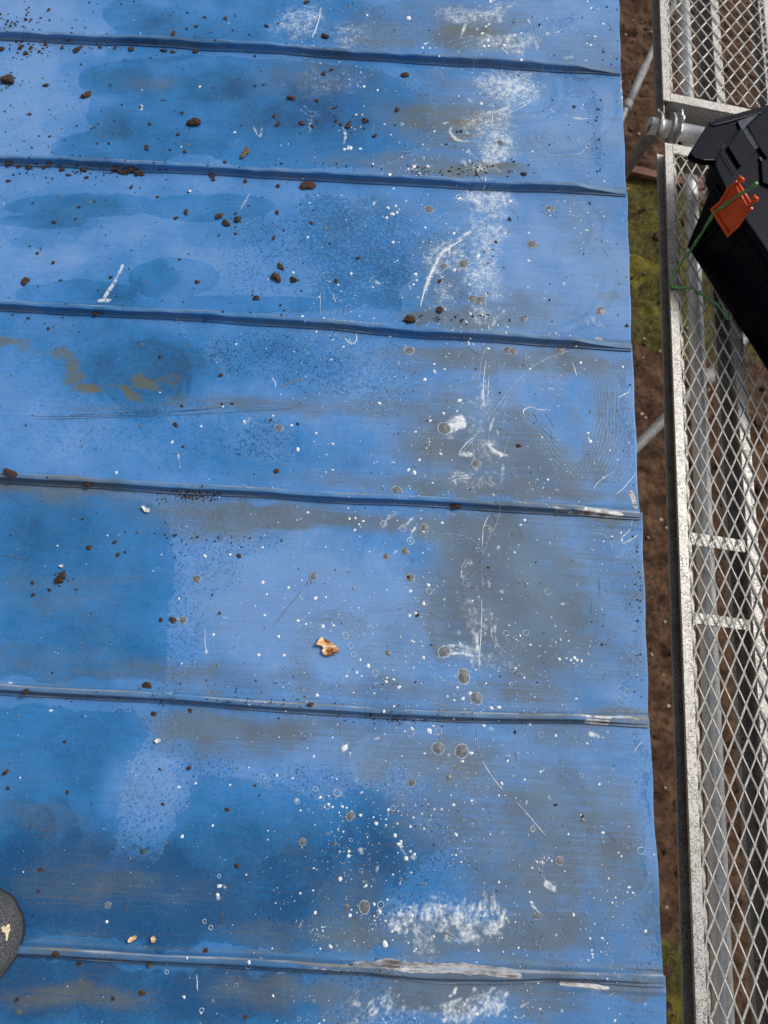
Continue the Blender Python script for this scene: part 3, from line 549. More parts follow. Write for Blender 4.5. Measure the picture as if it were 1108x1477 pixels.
# seams
seams = []
prof = [(.0085, -.0006), (.0058, .0003), (.0046, .0014), (.0040, .004), (.0037, .009), (.0034, .0118), (.0028, .0128), (.0010, .0130), (-.0018, .0129), (-.0030, .0124), (-.0035, .0112),
        (-.0037, .008), (-.0040, .0045), (-.0044, .0022), (-.0052, .0016), (-.0082, .0015), (-.0088, .0009), (-.0090, -.0006)]
for i in range(6):
    ae = min(float(edge_a(i, seam_b(i, .4)+.004)), float(edge_a(i+1, seam_b(i, .4)-.004)))
    u = np.concatenate([ARUN[:23], np.arange(-.80, ae+.0012, .0016)]); cb = seam_b(i, u)
    # dense profile
    P = np.array(prof); seg = []; 
    for k in range(len(P)-1):
        n = max(1, int(np.hypot(*(P[k+1]-P[k]))/.0010)); seg += [P[k]+(P[k+1]-P[k])*q/n for q in range(n)]
    P = np.array(seg+[P[-1]]); nv = len(P)
    fl = np.clip((ae-u)/.11, 0, 1); fl = fl*fl*(3-2*fl)                 # folded flat towards the eave
    hs = (.10+.90*fl)*(1+.05*np.sin(u*17+i*3)+.03*np.sin(u*41+i)); wd = 1.+.15*(1-fl)+.05*np.sin(u*29+i)
    lean = (-.0022 - .003*(1-fl))+.0008*np.sin(u*13+i*2)
    if i == 5:   # the bottom seam is crushed where the paint is gone
        d = np.exp(-((u-.12)/.085)**4); hs *= 1-.35*d; wd *= 1+.55*d; lean -= .003*d
    if i == 4: hs *= .85
    if i == 3: hs *= .92
    sc = 1.08
    B = cb[:, None]+P[None, :, 0]*wd[:, None]*sc+lean[:, None]*np.clip(P[None, :, 1]/.017, 0, 1)
    A = np.repeat(u[:, None], nv, 1)
    Zp = np.where(P[:, 1] > 0.0015, 1., 0.)[None, :]*P[None, :, 1]*hs[:, None]+np.where(P[:, 1] > .0015, 0., 1.)[None, :]*P[None, :, 1]
    wob = (.0005*np.sin(u*90+i)+.0004*np.sin(u*150+2*i))[:, None]*np.clip(P[None, :, 1]/.01, 0, 1)
    Z = zf(A, B)+Zp*.92+wob+.0014
    V = np.stack([A, B, Z], -1).reshape(-1, 3)
    # masks sampled slightly offset so the fold carries the colours of the sheet
    m = sample(V[:, 0], V[:, 1]).reshape(8, len(u), nv)
    top = np.exp(-((P[:, 0]-.0028)/.0014)**2)*(P[:, 1] > .0105)+.8*np.exp(-((P[:, 0]+.0083)/.0011)**2)*(P[:, 1] < .003)+.30*(P[:, 1] > .012)
    m[cS] = np.maximum(m[cS], top[None, :]*(.65+.35*np.sin(u*37+i*5)*np.sin(u*11+i))[:, None]*1.15)
    m[cS] = np.clip(m[cS]*(1.25 if i >= 3 else 1.), 0, 1)
    m[cT] += .10; m[cW] *= .5; m[cD] += (.14+.12*(i >= 4)); m[cD] += (.55*np.exp(-((P[:, 1]-.004)/.004)**2)*(P[:, 0] < 0)+.3*(P[:, 1] > .012))[None, :]*(.55+.45*np.sin(u*19+i*2)*np.sin(u*7+i))[:, None]
    m[cF] = np.maximum(m[cF], .35)
    o = grid_obj('seam', V, len(u), nv, roof, PAINT, m.reshape(8, -1)); seams.append(o)
    # a closed end where the fold meets the eave is the last ring itself: cap it
# timber under the sheet and the wall below
WOOD = simple('weathered_timber', (.10, .065, .04), .8, 0, .35, 40, .4)
mb = MB(); mb.box(-1.5, .31, -.55, 1.75, -.05, -.012); mb.build('roof_boarding', WOOD, roof)
mb = MB(); mb.box(.31, .332, -.55, 1.75, -.14, -.016); mb.build('fascia', WOOD, roof)
REND = simple('rough_render', (.30, .27, .23), .9, 0, .2, 50, .5)
mb = MB(); mb.box(-1.45, .12, -.5, 1.7, -2.9, -.05); mb.build('wall', REND, roof)

# ------------------------------------------------------------------ dried drops, rings and scratches on the sheet
DROP = simple('dried_white_paint', (.74, .77, .78), .5, 0, .12, 300, .3)
FAINT = simple('thin_white_scratch', (.36, .45, .56), .55, 0, .35, 300, .3)
TAN = simple('dried_brown_drop', (.125, .135, .14), .35, 0, .3, 200, .4)
TWIG = simple('brown_fibre', (.10, .08, .055), .8, 0, .3, 300, .4)
def panel_of(a, b):
    for i in range(6):
        if b > float(seam_b(i, a)): return i
    return 6
def zs(a, b):
    """height of the sheet or seam surface at a,b"""
    z = float(zf(a, b))
    for i in range(6):
        d = b-float(seam_b(i, a))
        if abs(d) < .014 and a < .30:
            z += float(np.interp(d, [-.0100,-.0095,-.0062,-.0050,-.0042,.0040,.0050,.0065,.010], [0,.0032,.0034,.004,.0134,.0134,.005,.0020,0]))
    return z
D = {k: [MB() for _ in range(7)] for k in ('w', 'f', 't', 'g')}
def disc(kind, x, y, r, ax=1., ang=0., irr=.15, n=9, lift=.0004, ring=False, rgen=random):
    a, b = px2roof(x, y); a = float(a); b = float(b)
    if a > float(edge_a(panel_of(a, b), b))-.002: return
    k = mmpx(x, y); R = r*k; z = zs(a, b)+lift; pp = panel_of(a, b); co, si = math.cos(ang), math.sin(ang)
    rim = [R*(1+rgen.uniform(-irr, irr)) for _ in range(n)]
    if not ring:
        v = [(a, b, z+min(R*.25, .0006))]
        for i in range(n):
            t = 2*math.pi*i/n; u_, v_ = rim[i]*ax*math.cos(t), rim[i]*math.sin(t); v.append((a+u_*co-v_*si, b+u_*si+v_*co, z-.0002))
        D[kind][pp].add(v, [(0, 1+i, 1+(i+1) % n) for i in range(n)], True)
    else:
        w_ = max(.00045, R*.13); v = []
        for i in range(n):
            t = 2*math.pi*i/n
            for q, h in ((0, -.0002), (.5, .0004), (1, -.0002)):
                rad = rim[i]-w_*q; u_, v_ = rad*ax*math.cos(t), rad*math.sin(t); v.append((a+u_*co-v_*si, b+u_*si+v_*co, z+h))
        f = []
        for i in range(n):
            j = (i+1) % n
            for q in (0, 1): f.append((i*3+q, j*3+q, j*3+q+1, i*3+q+1))
        D[kind][pp].add(v, f, True)
def scratch(kind, pts, w=1.2, jit=.4, taper=True, lift=.0005):
    pts = smoothpts(pts, 5) if len(pts) > 2 else [tuple(np.array(pts[0])+(np.array(pts[1])-np.array(pts[0]))*t) for t in np.linspace(0, 1, 8)]
    pts = [(x+random.uniform(-jit, jit), y+random.uniform(-jit, jit)) for x, y in pts]
    a, b = px2roof([p[0] for p in pts], [p[1] for p in pts]); k = mmpx(*pts[len(pts)//2]); n = len(pts); v = []
    for i in range(n):
        ta, tb = a[min(i+1, n-1)]-a[max(i-1, 0)], b[min(i+1, n-1)]-b[max(i-1, 0)]; L = math.hypot(ta, tb) or 1
        tw = w*k*.40*(random.uniform(.7, 1.3))*(min(1, .35+4*min(i, n-1-i)/n) if taper else 1); z = zs(a[i], b[i])+lift
        v += [(a[i]-tb/L*tw, b[i]+ta/L*tw, z-.0004), (a[i], b[i], z+.0002), (a[i]+tb/L*tw, b[i]-ta/L*tw, z-.0004)]
    f = []
    for i in range(n-1):
        for q in (0, 1): f.append((i*3+q, i*3+q+1, i*3+q+4, i*3+q+3))
    D[kind][panel_of(a[n//2], b[n//2])].add(v, f, True)
for p_, w_, k_ in [([(718,100),(713,140)],1.,'f'),([(711,160),(709,190)],.9,'w'),([(708,205),(706,250)],.8,'f'),([(706,262),(703,330),(700,420),(700,475)],.9,'f'),([(701,519),(697,556),(699,595)],1.1,'w'),([(698,602),(690,625),(690,664)],.9,'f'),([(705,543),(703,582)],1.1,'w'),([(703,588),(705,616),(703,638)],.8,'f'),
    ([(838,503),(790,515),(750,545),(722,580),(700,610)],.9,'f'),([(697,613),(680,637),(665,655)],.8,'f'),([(887,679),(861,697),(859,711),(872,720),(887,714),(905,698),(918,681)],1.2,'w'),([(844,768),(868,770),(881,783),(883,798)],1.2,'f'),
    ([(915,740),(909,763),(897,776),(901,783),(922,770)],1.2,'w'),([(900,794),(896,802),(885,802)],1.1,'f'),([(632,770),(662,772),(686,783),(695,800)],.9,'f'),([(721,729),(718,750),(703,781),(693,811)],.9,'f'),([(705,744),(697,763),(695,802)],1.,'w'),([(695,806),(694,850)],.8,'f'),([(694,862),(694,906),(690,967)],1.2,'w'),
    ([(757,603),(755,592),(766,587),(779,591),(794,591)],1.4,'w'),([(826,521),(833,545)],1.3,'w'),([(662,653),(672,640),(684,631)],1.1,'w'),([(892,573),(909,564)],1.2,'w'),([(690,555),(694,520),(701,500)],.9,'f'),
    ([(848,630),(852,640)],1.6,'w'),([(688,1050),(689,1078),(694,1093)],.9,'f'),([(695,1096),(708,1118),(727,1142)],1.2,'w'),([(745,1157),(765,1180),(789,1208)],1.3,'w'),([(913,1087),(927,1067)],1.1,'w'),([(492,985),(502,968),(508,958)],1.,'f'),([(450,55),(459,30),(463,10)],1.1,'w'),
    ([(295,907),(296,938)],1.,'w'),([(303,940),(320,938),(330,936)],.7,'f'),([(462,420),(462,455)],.9,'f'),([(480,423),(484,436)],1.2,'w'),([(504,490),(508,497),(514,492),(514,482)],1.4,'w'),([(497,488),(508,500)],1.6,'w'),
    ([(392,545),(397,552),(397,560)],1.3,'w'),([(284,1405),(285,1428)],1.4,'w'),([(668,345),(655,352),(640,364)],1.4,'w'),([(636,368),(622,392),(612,420),(606,442)],1.7,'w'),([(640,352),(628,362),(620,375)],1.4,'f'),([(360,281),(350,298),(347,304)],1.3,'f'),
    ([(724,70),(735,80)],1.5,'w'),([(700,30),(712,65)],.8,'f'),([(768,40),(778,62),(784,66)],1.,'f'),([(870,905),(878,880)],.7,'f'),([(765,1305),(772,1310),(778,1318)],1.3,'w'),([(712,600),(722,592),(740,560)],.7,'f'),
    ([(820,225),(838,222),(846,210)],1.,'f'),([(782,222),(800,226),(816,224)],1.,'f'),([(826,170),(838,173),(848,172)],1.2,'w'),([(240,600),(250,612)],.7,'f'),([(735,630),(728,648),(728,660)],.8,'f'),([(588,800),(600,812)],.6,'f'),
    ([(915,755),(903,742),(892,730)],.9,'f'),([(700,260),(698,275)],1.6,'w'),([(862,460),(868,470),(874,474)],1.1,'w'),([(845,452),(852,462),(858,470)],.9,'f')]: scratch(k_, p_, w_)
for p_, w_ in [([(455,826),(446,838),(440,846)],1.6),([(436,850),(415,876),(395,902)],.8),([(350,221),(357,210)],3.),([(48,600),(200,598),(330,586)],.8),([(60,604),(210,600),(420,590)],.6),([(180,1318),(184,1300)],1.4),([(320,1310),(321,1335)],1.6),([(0,800),(40,808)],1.1),([(640,1345),(655,1352)],2.),([(100,598),(300,590)],.5)]: scratch('g', p_, w_)
# many fine scratches, mostly short
sr = random.Random(11)
for _ in range(150):
    x = sr.triangular(440, 920, 720); y = sr.uniform(0, 1470); t = sr.gauss(1.2, .9); L = sr.uniform(5, 26)
    q = [(x, y), (x+L*.5*math.cos(t)+sr.uniform(-2, 2), y+L*.5*math.sin(t)+sr.uniform(-2, 2)), (x+L*math.cos(t), y+L*math.sin(t))]
    scratch('f', q, sr.uniform(.35, .7), .2)
# spatter: listed drops first
for x, y, r in [(506,213,3),(520,214,2),(874,1063,0),(497,1078,5),(497,1078,0),(455,863,3.4),(456,862,2),(379,840,2.6),(592,853,2.6),(600,885,2.4),(611,871,3),(618,844,2.8),(638,754,2.6),(757,750,2.4),(751,757,2),(296,703,0),(382,887,2.4),(466,903,3),(481,902,2.2),
    (513,748,2.4),(524,752,2),(518,757,1.8),(512,765,2.4),(450,430,0),(462,1150,2.4),(474,1160,2.6),(480,1164,2),(520,1176,3),(543,1188,3),(500,1165,2),(560,1168,3),(570,1205,3.4),(575,1217,3),(530,1228,0),(504,1228,2.4),(586,1238,4),(598,1232,2.8),(592,1228,2.2),
    (780,1113,2.2),(667,1098,2.6),(680,1086,2.6),(654,1161,2.4),(658,1204,2.6),(838,1176,1.6),(869,1201,2.6),(827,1319,2.4),(766,1301,2.6),(556,1362,5),(528,1278,2.6),(540,1304,2.8),(548,1315,3.2),(505,1320,3),(626,1351,2),(690,1371,2.2),(748,1367,2),(869,1353,2),(687,1388,1.8),
    (362,1385,3),(266,1438,2.4),(394,1436,2),(290,1461,2),(470,1419,3.4),(477,1365,3.2),(620,1054,4),(622,1420,2),(688,1463,3),(532,1415,3),(317,1278,3.4),(314,1291,3.4),(355,1262,1.6),(74,1025,2.2),(258,1135,2),(282,1130,2.4),(400,1118,2.6),(332,1132,2),(410,945,3),(402,918,2.4),(373,944,2.8),
    (430,895,2.6),(308,915,2.4),(258,863,2),(332,800,2),(444,739,2.4),(296,802,2.6),(208,731,0),(83,787,1.6),(262,957,2),(505,1005,0),(540,1000,2),(576,991,3),(568,980,2),(515,970,2.4),(531,960,3),(520,952,2),(500,975,2),(550,944,0),(668,1008,3),(660,992,2.4),(655,1010,2),(720,1021,4),(709,1022,3),
    (678,1000,3),(697,983,0),(560,300,2.2),(566,309,2.6),(571,297,2),(573,307,2),(558,314,2),(704,58,2.4),(696,48,2.4),(705,66,2),(727,66,2),(750,96,2.4),(545,130,2),(562,260,2.6),(870,35,1.8),(853,12,2),(705,36,1.8),(497,215,2.4),(502,214,2),(614,62,2),(610,68,2),
    (663,285,2.6),(736,289,2.4),(792,303,2),(763,336,2),(679,452,2.2),(763,376,1.8),(677,410,2),(655,336,2.4),(600,395,2.4),(563,485,2.2),(478,520,1.8),(341,497,2),(613,548,2.6),(640,597,2.4),(659,594,2),(660,604,2.2),(636,655,2),(605,664,2.4),(589,678,2.6),(598,682,3),(848,625,2),(852,637,2.8),
    (402,617,0),(430,648,3),(394,600,2),(421,614,2),(456,625,2),(480,640,2),(322,586,2),(290,614,2),(352,607,2.4)]:
    if r: disc('w', x, y, r*.78, random.uniform(1, 1.5), random.uniform(0, 3), .28)
for x, y, r in [(402,617,5.5),(283,834,5),(263,894,5.5),(591,833,6.5),(590,805,0),(572,709,7),(570,710,0),(590,506,6),(520,474,0),(766,352,5),(752,456,0),(770,353,4),(618,301,6),(755,458,5),(793,300,4.5),(668,380,6),(640,384,4.5),(692,433,6),(681,430,5),(640,618,9),(640,940,8),(668,975,9),(668,978,8),(686,1007,8),(560,762,0),
    (687,668,6),(732,504,6),(808,503,6),(740,505,5),(612,762,6),(584,795,5),(557,803,5),(452,831,5),(480,768,0),(560,942,4),(545,1290,0),(631,1079,9),(665,1083,10),(593,1129,5),(647,1121,4),(525,1308,8),(500,1308,4),(806,1241,6),(775,1320,6),(155,1305,4.5),(63,1388,0),(436,1214,5),(462,1218,0),(488,1155,0),(505,1177,5.5),
    (307,1444,3),(28,1460,3.5),(452,1017,0),(705,1108,0),(840,1183,3),(791,1131,0),(866,448,6),(903,470,0),(704,762,5),(727,717,0),(483,1217,3),(790,176,0),(722,206,4)]:
    if r:
        an = random.uniform(0, 3); ax = random.uniform(1, 1.35); disc('t', x, y, r, ax, an, .14, 14, .0003)
        if r > 4: disc('f', x+.6, y+.6, r*1.05, ax, an, .06, 20, .0003, True)
for x, y, r in [(487,1142,6),(486,1144,5),(497,1077,6),(592,1057,6),(632,1055,5),(720,1057,0),(663,284,5),(860,725,4),(896,994,6),(924,1227,5),(780,1060,4),(838,1119,3.4),(768,1195,4),(767,1197,3),(510,944,4),(541,971,4.4),(549,1305,5),(547,1315,4),(567,1166,3.6),(316,1264,2.4),(430,1000,0),(498,917,5),(463,949,0),(505,932,4),
    (520,765,0),(590,505,6.5),(790,854,4.6),(758,913,4.4),(601,865,3),(619,853,4.6),(613,870,3.6),(472,1163,4),(428,1156,4),(359,1392,4),(295,1329,3),(304,1338,3.4),(241,1402,3),(291,1457,3.4),(380,1120,4),(455,1138,3.6),(553,756,4.6),(581,763,5),(592,781,5),(673,841,6),(687,668,6),(803,756,0),(719,937,6),(797,1278,6),(729,914,4),(737,987,3),(738,966,4),(668,1107,0)]:
    if r: disc('w' if r < 5.5 else 'f', x, y, r, random.uniform(1, 1.15), random.uniform(0, 3), .07, 20, .0004, True)
# fine spatter everywhere, denser along the middle and the lower half
sr = random.Random(5)
def dens(x, y):
    d = .22+.5*math.exp(-((x-610)/190)**2)+.25*math.exp(-((x-720)/60)**2)
    if y > 700: d *= 1.35
    if x < 380 and y < 700: d *= .35
    if x < 230: d *= .6
    if 430 < x < 760 and 780 < y < 1350: d *= 1.4
    return min(1, d)
clus = [(sr.uniform(430, 900), sr.uniform(0, 1470), sr.uniform(6, 50)) for _ in range(90)]
cnt = 0
while cnt < 4200:
    if sr.random() < .5:
        c = sr.choice(clus); x, y = sr.gauss(c[0], c[2]), sr.gauss(c[1], c[2])
        if sr.random() > .8: continue
    else:
        x, y = sr.uniform(-20, 955), sr.uniform(-10, 1485)
        if sr.random() > dens(x, y): continue
    if not (-40 < x < 960 and -20 < y < 1490): continue
    r = min(2.6, .40+sr.expovariate(3.5)); cnt += 1
    disc('f' if sr.random() < .6 and r < 1.3 else 'w', x, y, r, sr.uniform(1, 1.5), sr.uniform(0, 3), .2, 6 if r < 1 else 8, .0004, False, sr)
for _ in range(110):
    x, y = sr.gauss(640, 150), sr.uniform(700, 1470); disc('f', x, y, sr.uniform(1.6, 3.4), 1.1, sr.uniform(0, 3), .1, 12, .0004, True, sr)
for _ in range(260):
    x, y = sr.uniform(0, 940), sr.uniform(0, 1475); disc('t', x, y, sr.uniform(.7, 2.), 1.2, sr.uniform(0, 3), .2, 8, .0003, False, sr)
for p in range(7):
    for k, nm, mt in (('w', 'paint_spatter', DROP), ('f', 'fine_scratches', FAINT), ('t', 'dried_drops', TAN), ('g', 'brown_streaks', TWIG)):
        if D[k][p].v: tag(D[k][p].build(nm, mt, panels[p]), kind='stuff')
# ------------------------------------------------------------------ the ground
def W3(x, y, h): X, Y = px2deck(x, y, h); return Vector((X, Y, HC-h))
def warp_axis(c, lo, hi, d, far):
    v = list(np.arange(lo, hi, d)); s = d
    while v[-1] < far: s *= 1.35; v.append(v[-1]+s)
    s = d
    while v[0] > -far: s *= 1.35; v.insert(0, v[0]-s)
    return np.array(v)
gx = warp_axis(0, .9, 4.6, .016, 60); gy = warp_axis(0, -1.2, 6.2, .016, 60)
def vn(X, Y, sc, seed):
    r = np.random.default_rng(seed); n = 128; g = r.random((n, n)); x = (X*sc) % n; y = (Y*sc) % n; xi = x.astype(int); yi = y.astype(int); fx = x-xi; fy = y-yi
    fx = fx*fx*(3-2*fx); fy = fy*fy*(3-2*fy); x1 = (xi+1) % n; y1 = (yi+1) % n
    return (g[xi, yi]*(1-fx)+g[x1, yi]*fx)*(1-fy)+(g[xi, y1]*(1-fx)+g[x1, y1]*fx)*fy
X, Y = np.meshgrid(gx, gy, indexing='ij')
near = np.clip(1-(np.hypot(X-2.5, Y-2.5)-5)/3, 0, 1)
Zg = (.05*(vn(X, Y, 2, 1)-.5)+.045*(vn(X, Y, 7, 2)-.5)+.035*np.maximum(vn(X, Y, 16, 3)-.45, 0)+.022*(vn(X, Y, 30, 4)-.5))*near
yg0, yg1 = px2deck(930, 505, HC)[1], px2deck(930, 262, HC)[1]
moss = np.clip((Y-yg0+.12*(vn(X, Y, 5, 7)-.5))/.06, 0, 1)*np.clip((yg1-Y)/.03, 0, 1)*np.clip((3.1+.4*(vn(X, Y, 3, 8)-.5)-X)/.3, 0, 1)
yb = px2deck(965, 1352, HC)[1]; xb = px2deck(1010, 1400, HC)[0]
moss = np.maximum(moss, np.clip((yb-Y+.04*(vn(X, Y, 9, 5)-.5))/.03, 0, 1)*np.clip((xb-X)/.08, 0, 1))
moss = np.maximum(moss, .25*np.clip((vn(X, Y, 2.2, 15)-.8)/.1, 0, 1))
me = bpy.data.meshes.new('ground'); nx, ny = X.shape; i = np.arange(nx-1)[:, None]*ny+np.arange(ny-1)[None, :]
q = np.stack([i, i+ny, i+ny+1, i+1], -1).reshape(-1, 4)
V = np.stack([X, Y, Zg], -1).reshape(-1, 3); me.vertices.add(len(V)); me.vertices.foreach_set('co', V.astype(np.float32).ravel())
me.loops.add(q.size); me.loops.foreach_set('vertex_index', q.ravel().astype(np.int32)); me.polygons.add(len(q))
me.polygons.foreach_set('loop_start', np.arange(0, q.size, 4, dtype=np.int32)); me.polygons.foreach_set('loop_total', np.full(len(q), 4, np.int32)); me.update(calc_edges=True)
me.polygons.foreach_set('use_smooth', np.ones(len(q), bool))
at = me.attributes.new('moss', 'FLOAT', 'POINT'); at.data.foreach_set('value', moss.astype(np.float32).ravel())
n = NT('bare_soil'); ms = n.attr('moss').outputs['Fac']
f1 = n.noise(9, 8, .7); f2 = n.noise(38, 6, .7); f3 = n.noise(120, 4, .7)
soil = n.mix(n.rng(f1, .35, .65), (.042, .022, .012), (.135, .075, .044)); soil = n.mix(n.rng(f2, .46, .66, 0, .7), soil, (.018, .009, .005)); soil = n.mix(n.rng(f3, .6, .75, 0, .6), soil, (.12, .075, .05))
gr = n.mix(n.rng(f2, .35, .65), (.038, .036, .010), (.105, .095, .02)); gr = n.mix(n.rng(n.noise(4, 3), .5, .65), gr, (.135, .12, .015))
mm = n.rng(n.math('ADD', ms, n.math('MULTIPLY', n.math('SUBTRACT', f2, .5), .9)), .35, .65, 0, .9)
n.set(Base_Color=n.mix(mm, soil, gr), Roughness=.95); n.b.inputs['Specular IOR Level'].default_value = .2
n.bump(n.math('ADD', f2, n.math('MULTIPLY', f3, .5)), .9, .012)
me.materials.append(n.m); g = bpy.data.objects.new('ground', me); COL.objects.link(g); tag(g, kind='structure')
def gz(x, y): return float(np.interp(0, [0], [0]))
# clods and stones, grass
def lump_mesh(rng_, r, fl=.6, sub=2, rough=.28, asp=1.):
    bm = bmesh.new(); bmesh.ops.create_icosphere(bm, subdivisions=sub, radius=1); ph = [rng_.uniform(0, 6) for _ in range(6)]; fr = [rng_.uniform(1.4, 3.2) for _ in range(6)]
    for v in bm.verts:
        c = v.co; k = 1+rough*(math.sin(c.x*fr[0]+ph[0])*math.sin(c.y*fr[1]+ph[1])+.6*math.sin(c.z*fr[2]*2+ph[2])*math.sin(c.x*fr[3]*2+ph[3]))+rng_.uniform(-.3, .3)*rough
        v.co = Vector((c.x*k*asp, c.y*k, c.z*k*fl))*r
    V = [tuple(v.co) for v in bm.verts]; Fc = [tuple(v.index for v in f.verts) for f in bm.faces]; bm.free(); return V, Fc
gr_ = random.Random(21); mb = MB(); protos = [lump_mesh(gr_, 1, .6, 1) for _ in range(8)]
for _ in range(2600):
    x, y = gr_.uniform(.95, 4.4), gr_.uniform(-1, 6); r = min(.035, .004+gr_.expovariate(140)); V_, F_ = gr_.choice(protos); t = gr_.uniform(0, 6.3); c, s_ = math.cos(t), math.sin(t)
    ix = min(nx-1, int(np.searchsorted(gx, x))); iy = min(ny-1, int(np.searchsorted(gy, y)))
    mb.add([(x+r*(a*c-b*s_), y+r*(a*s_+b*c), Zg[ix, iy]+r*z*.8+r*.2) for a, b, z in V_], F_)
CLOD = simple('soil_clods', (.052, .028, .017), .95, 0, .5, 25, .6, .004, .2)
tag(mb.build('soil_clods', CLOD), kind='stuff')
mb = MB()
for _ in range(700):
    x, y = gr_.uniform(.95, 4.4), gr_.uniform(-1, 6); r = gr_.uniform(.003, .011); V_, F_ = gr_.choice(protos); ix = min(nx-1, int(np.searchsorted(gx, x))); iy = min(ny-1, int(np.searchsorted(gy, y)))
    mb.add([(x+r*a, y+r*b, Zg[ix, iy]+r*z+r*.2) for a, b, z in V_], F_)
tag(mb.build('pale_gravel', simple('pale_gravel', (.30, .24, .19), .9, 0, .4, 20, .3, .002)), kind='stuff')
mb = MB()
for _ in range(9000):
    x, y = gr_.uniform(1.2, 3.4), gr_.uniform(-1.1, yg1); ix = min(nx-1, int(np.searchsorted(gx, x))); iy = min(ny-1, int(np.searchsorted(gy, y)))
    if moss[ix, iy] < gr_.uniform(.15, 1): continue
    h = gr_.uniform(.012, .05); t = gr_.uniform(0, 6.3); l = gr_.uniform(.3, 1.6)*h; z = Zg[ix, iy]; wd = .0022
    c, s_ = math.cos(t), math.sin(t); mb.add([(x-s_*wd, y+c*wd, z), (x+s_*wd, y-c*wd, z), (x+c*l*.5+s_*wd, y+s_*l*.5-c*wd, z+h*.7), (x+c*l*.5-s_*wd, y+s_*l*.5+c*wd, z+h*.7), (x+c*l, y+s_*l, z+h)], [(0,1,2,3),(3,2,4)])
GRASS = simple('olive_moss_and_grass', (.07, .072, .018), .8, 0, .5, 6, 0)
tag(mb.build('moss_and_grass', GRASS), kind='stuff')
# board on the ground, brick rubble
p0 = W3(893, 246, HC-.03); p1 = W3(962, 262, HC-.03); dv = (p1-p0); L = dv.length+.9; an = math.atan2(dv.y, dv.x)
mb = MB(); mb.box(-L/2, L/2, -.028, .028, -.012, .02); bd = mb.build('timber_board', simple('red_brown_timber', (.13, .05, .028), .8, 0, .3, 20, .4, .003), bevel=.003)
bd.location = ((p0+p1)/2)+Vector((0, 0, .02)); bd.rotation_euler = (0, 0, an); tag(bd, 'reddish brown timber board lying on the soil at the far end of the mossy strip', 'board')
BRK = [simple('pink_brick', (.42, .22, .17), .9, 0, .3, 30, .5, .003), simple('ochre_stone', (.30, .17, .09), .9, 0, .3, 30, .5, .003)]
rl = ['pale pink piece of brick rubble on the soil, nearest the steel tube under the mesh', 'brown brick piece just right of the pale pink rubble under the mesh deck', 'rounded ochre stone lying right of the brown brick piece beside the toolbox end', 'small pink stone under the mesh close to the black toolbox edge', 'dark tan stone lowest of the rubble seen through the mesh by the toolbox']
for k, (x, y, r, c) in enumerate([(994, 262, .045, 0), (1005, 268, .05, 1), (1018, 272, .05, 1), (1022, 263, .035, 0), (1013, 284, .045, 1)]):
    V_, F_ = lump_mesh(gr_, r, .7, 3, .16, 1.2); o = obj('rubble_stone', V_, F_, BRK[c], None, True); o.location = W3(x, y, HC-.03); o.rotation_euler = (0, 0, k*1.3)
    tag(o, rl[k], 'stone', 'rubble under the deck')

# ------------------------------------------------------------------ scaffold
ZD = HC-HD; XL = .7293
def mesh_sheet(mb, x0, x1, y0, y1, px_, py_, w=.0030, th=.0022, z=0., ph=0.):
    r = random.Random(2); n = int((x1-x0)/(px_/2))+2; ny_ = int((y1-y0)/(py_/2))+1
    for k in range(n):
        xc = x0+k*px_/2-px_/4+px_*.25
        pts = []
        for j in range(ny_+1):
            y = min(y1, y0+(j+ph)*py_/2); sg = 1 if (j+k) % 2 == 0 else -1; x = xc+sg*(px_/4-w*.35)
            for dy in ((-.09, .09) if 0 < j < ny_ else (0,)):
                yy = y+dy*py_/2
                if yy > y1+1e-6 or yy < y0-1e-6: continue
                pts.append((min(x1, max(x0, x+r.uniform(-.0004, .0004))), yy, sg))
        V_ = []; F_ = []
        for m_, (x, y, sg) in enumerate(pts):
            a = pts[max(0, m_-1)]; b = pts[min(len(pts)-1, m_+1)]; tx, ty = b[0]-a[0], b[1]-a[1]; l = math.hypot(tx, ty) or 1; nx_, ny2 = -ty/l*w/2, tx/l*w/2
            tl = .0006*(1 if m_ % 4 < 2 else -1)
            V_ += [(x-nx_, y-ny2, z+tl), (x+nx_, y+ny2, z-tl), (x+nx_, y+ny2, z-th-tl), (x-nx_, y-ny2, z-th+tl)]
        for m_ in range(len(pts)-1):
            for c in range(4): F_.append((m_*4+c, m_*4+(c+1) % 4, m_*4+4+(c+1) % 4, m_*4+4+c))
        mb.add(V_, F_)
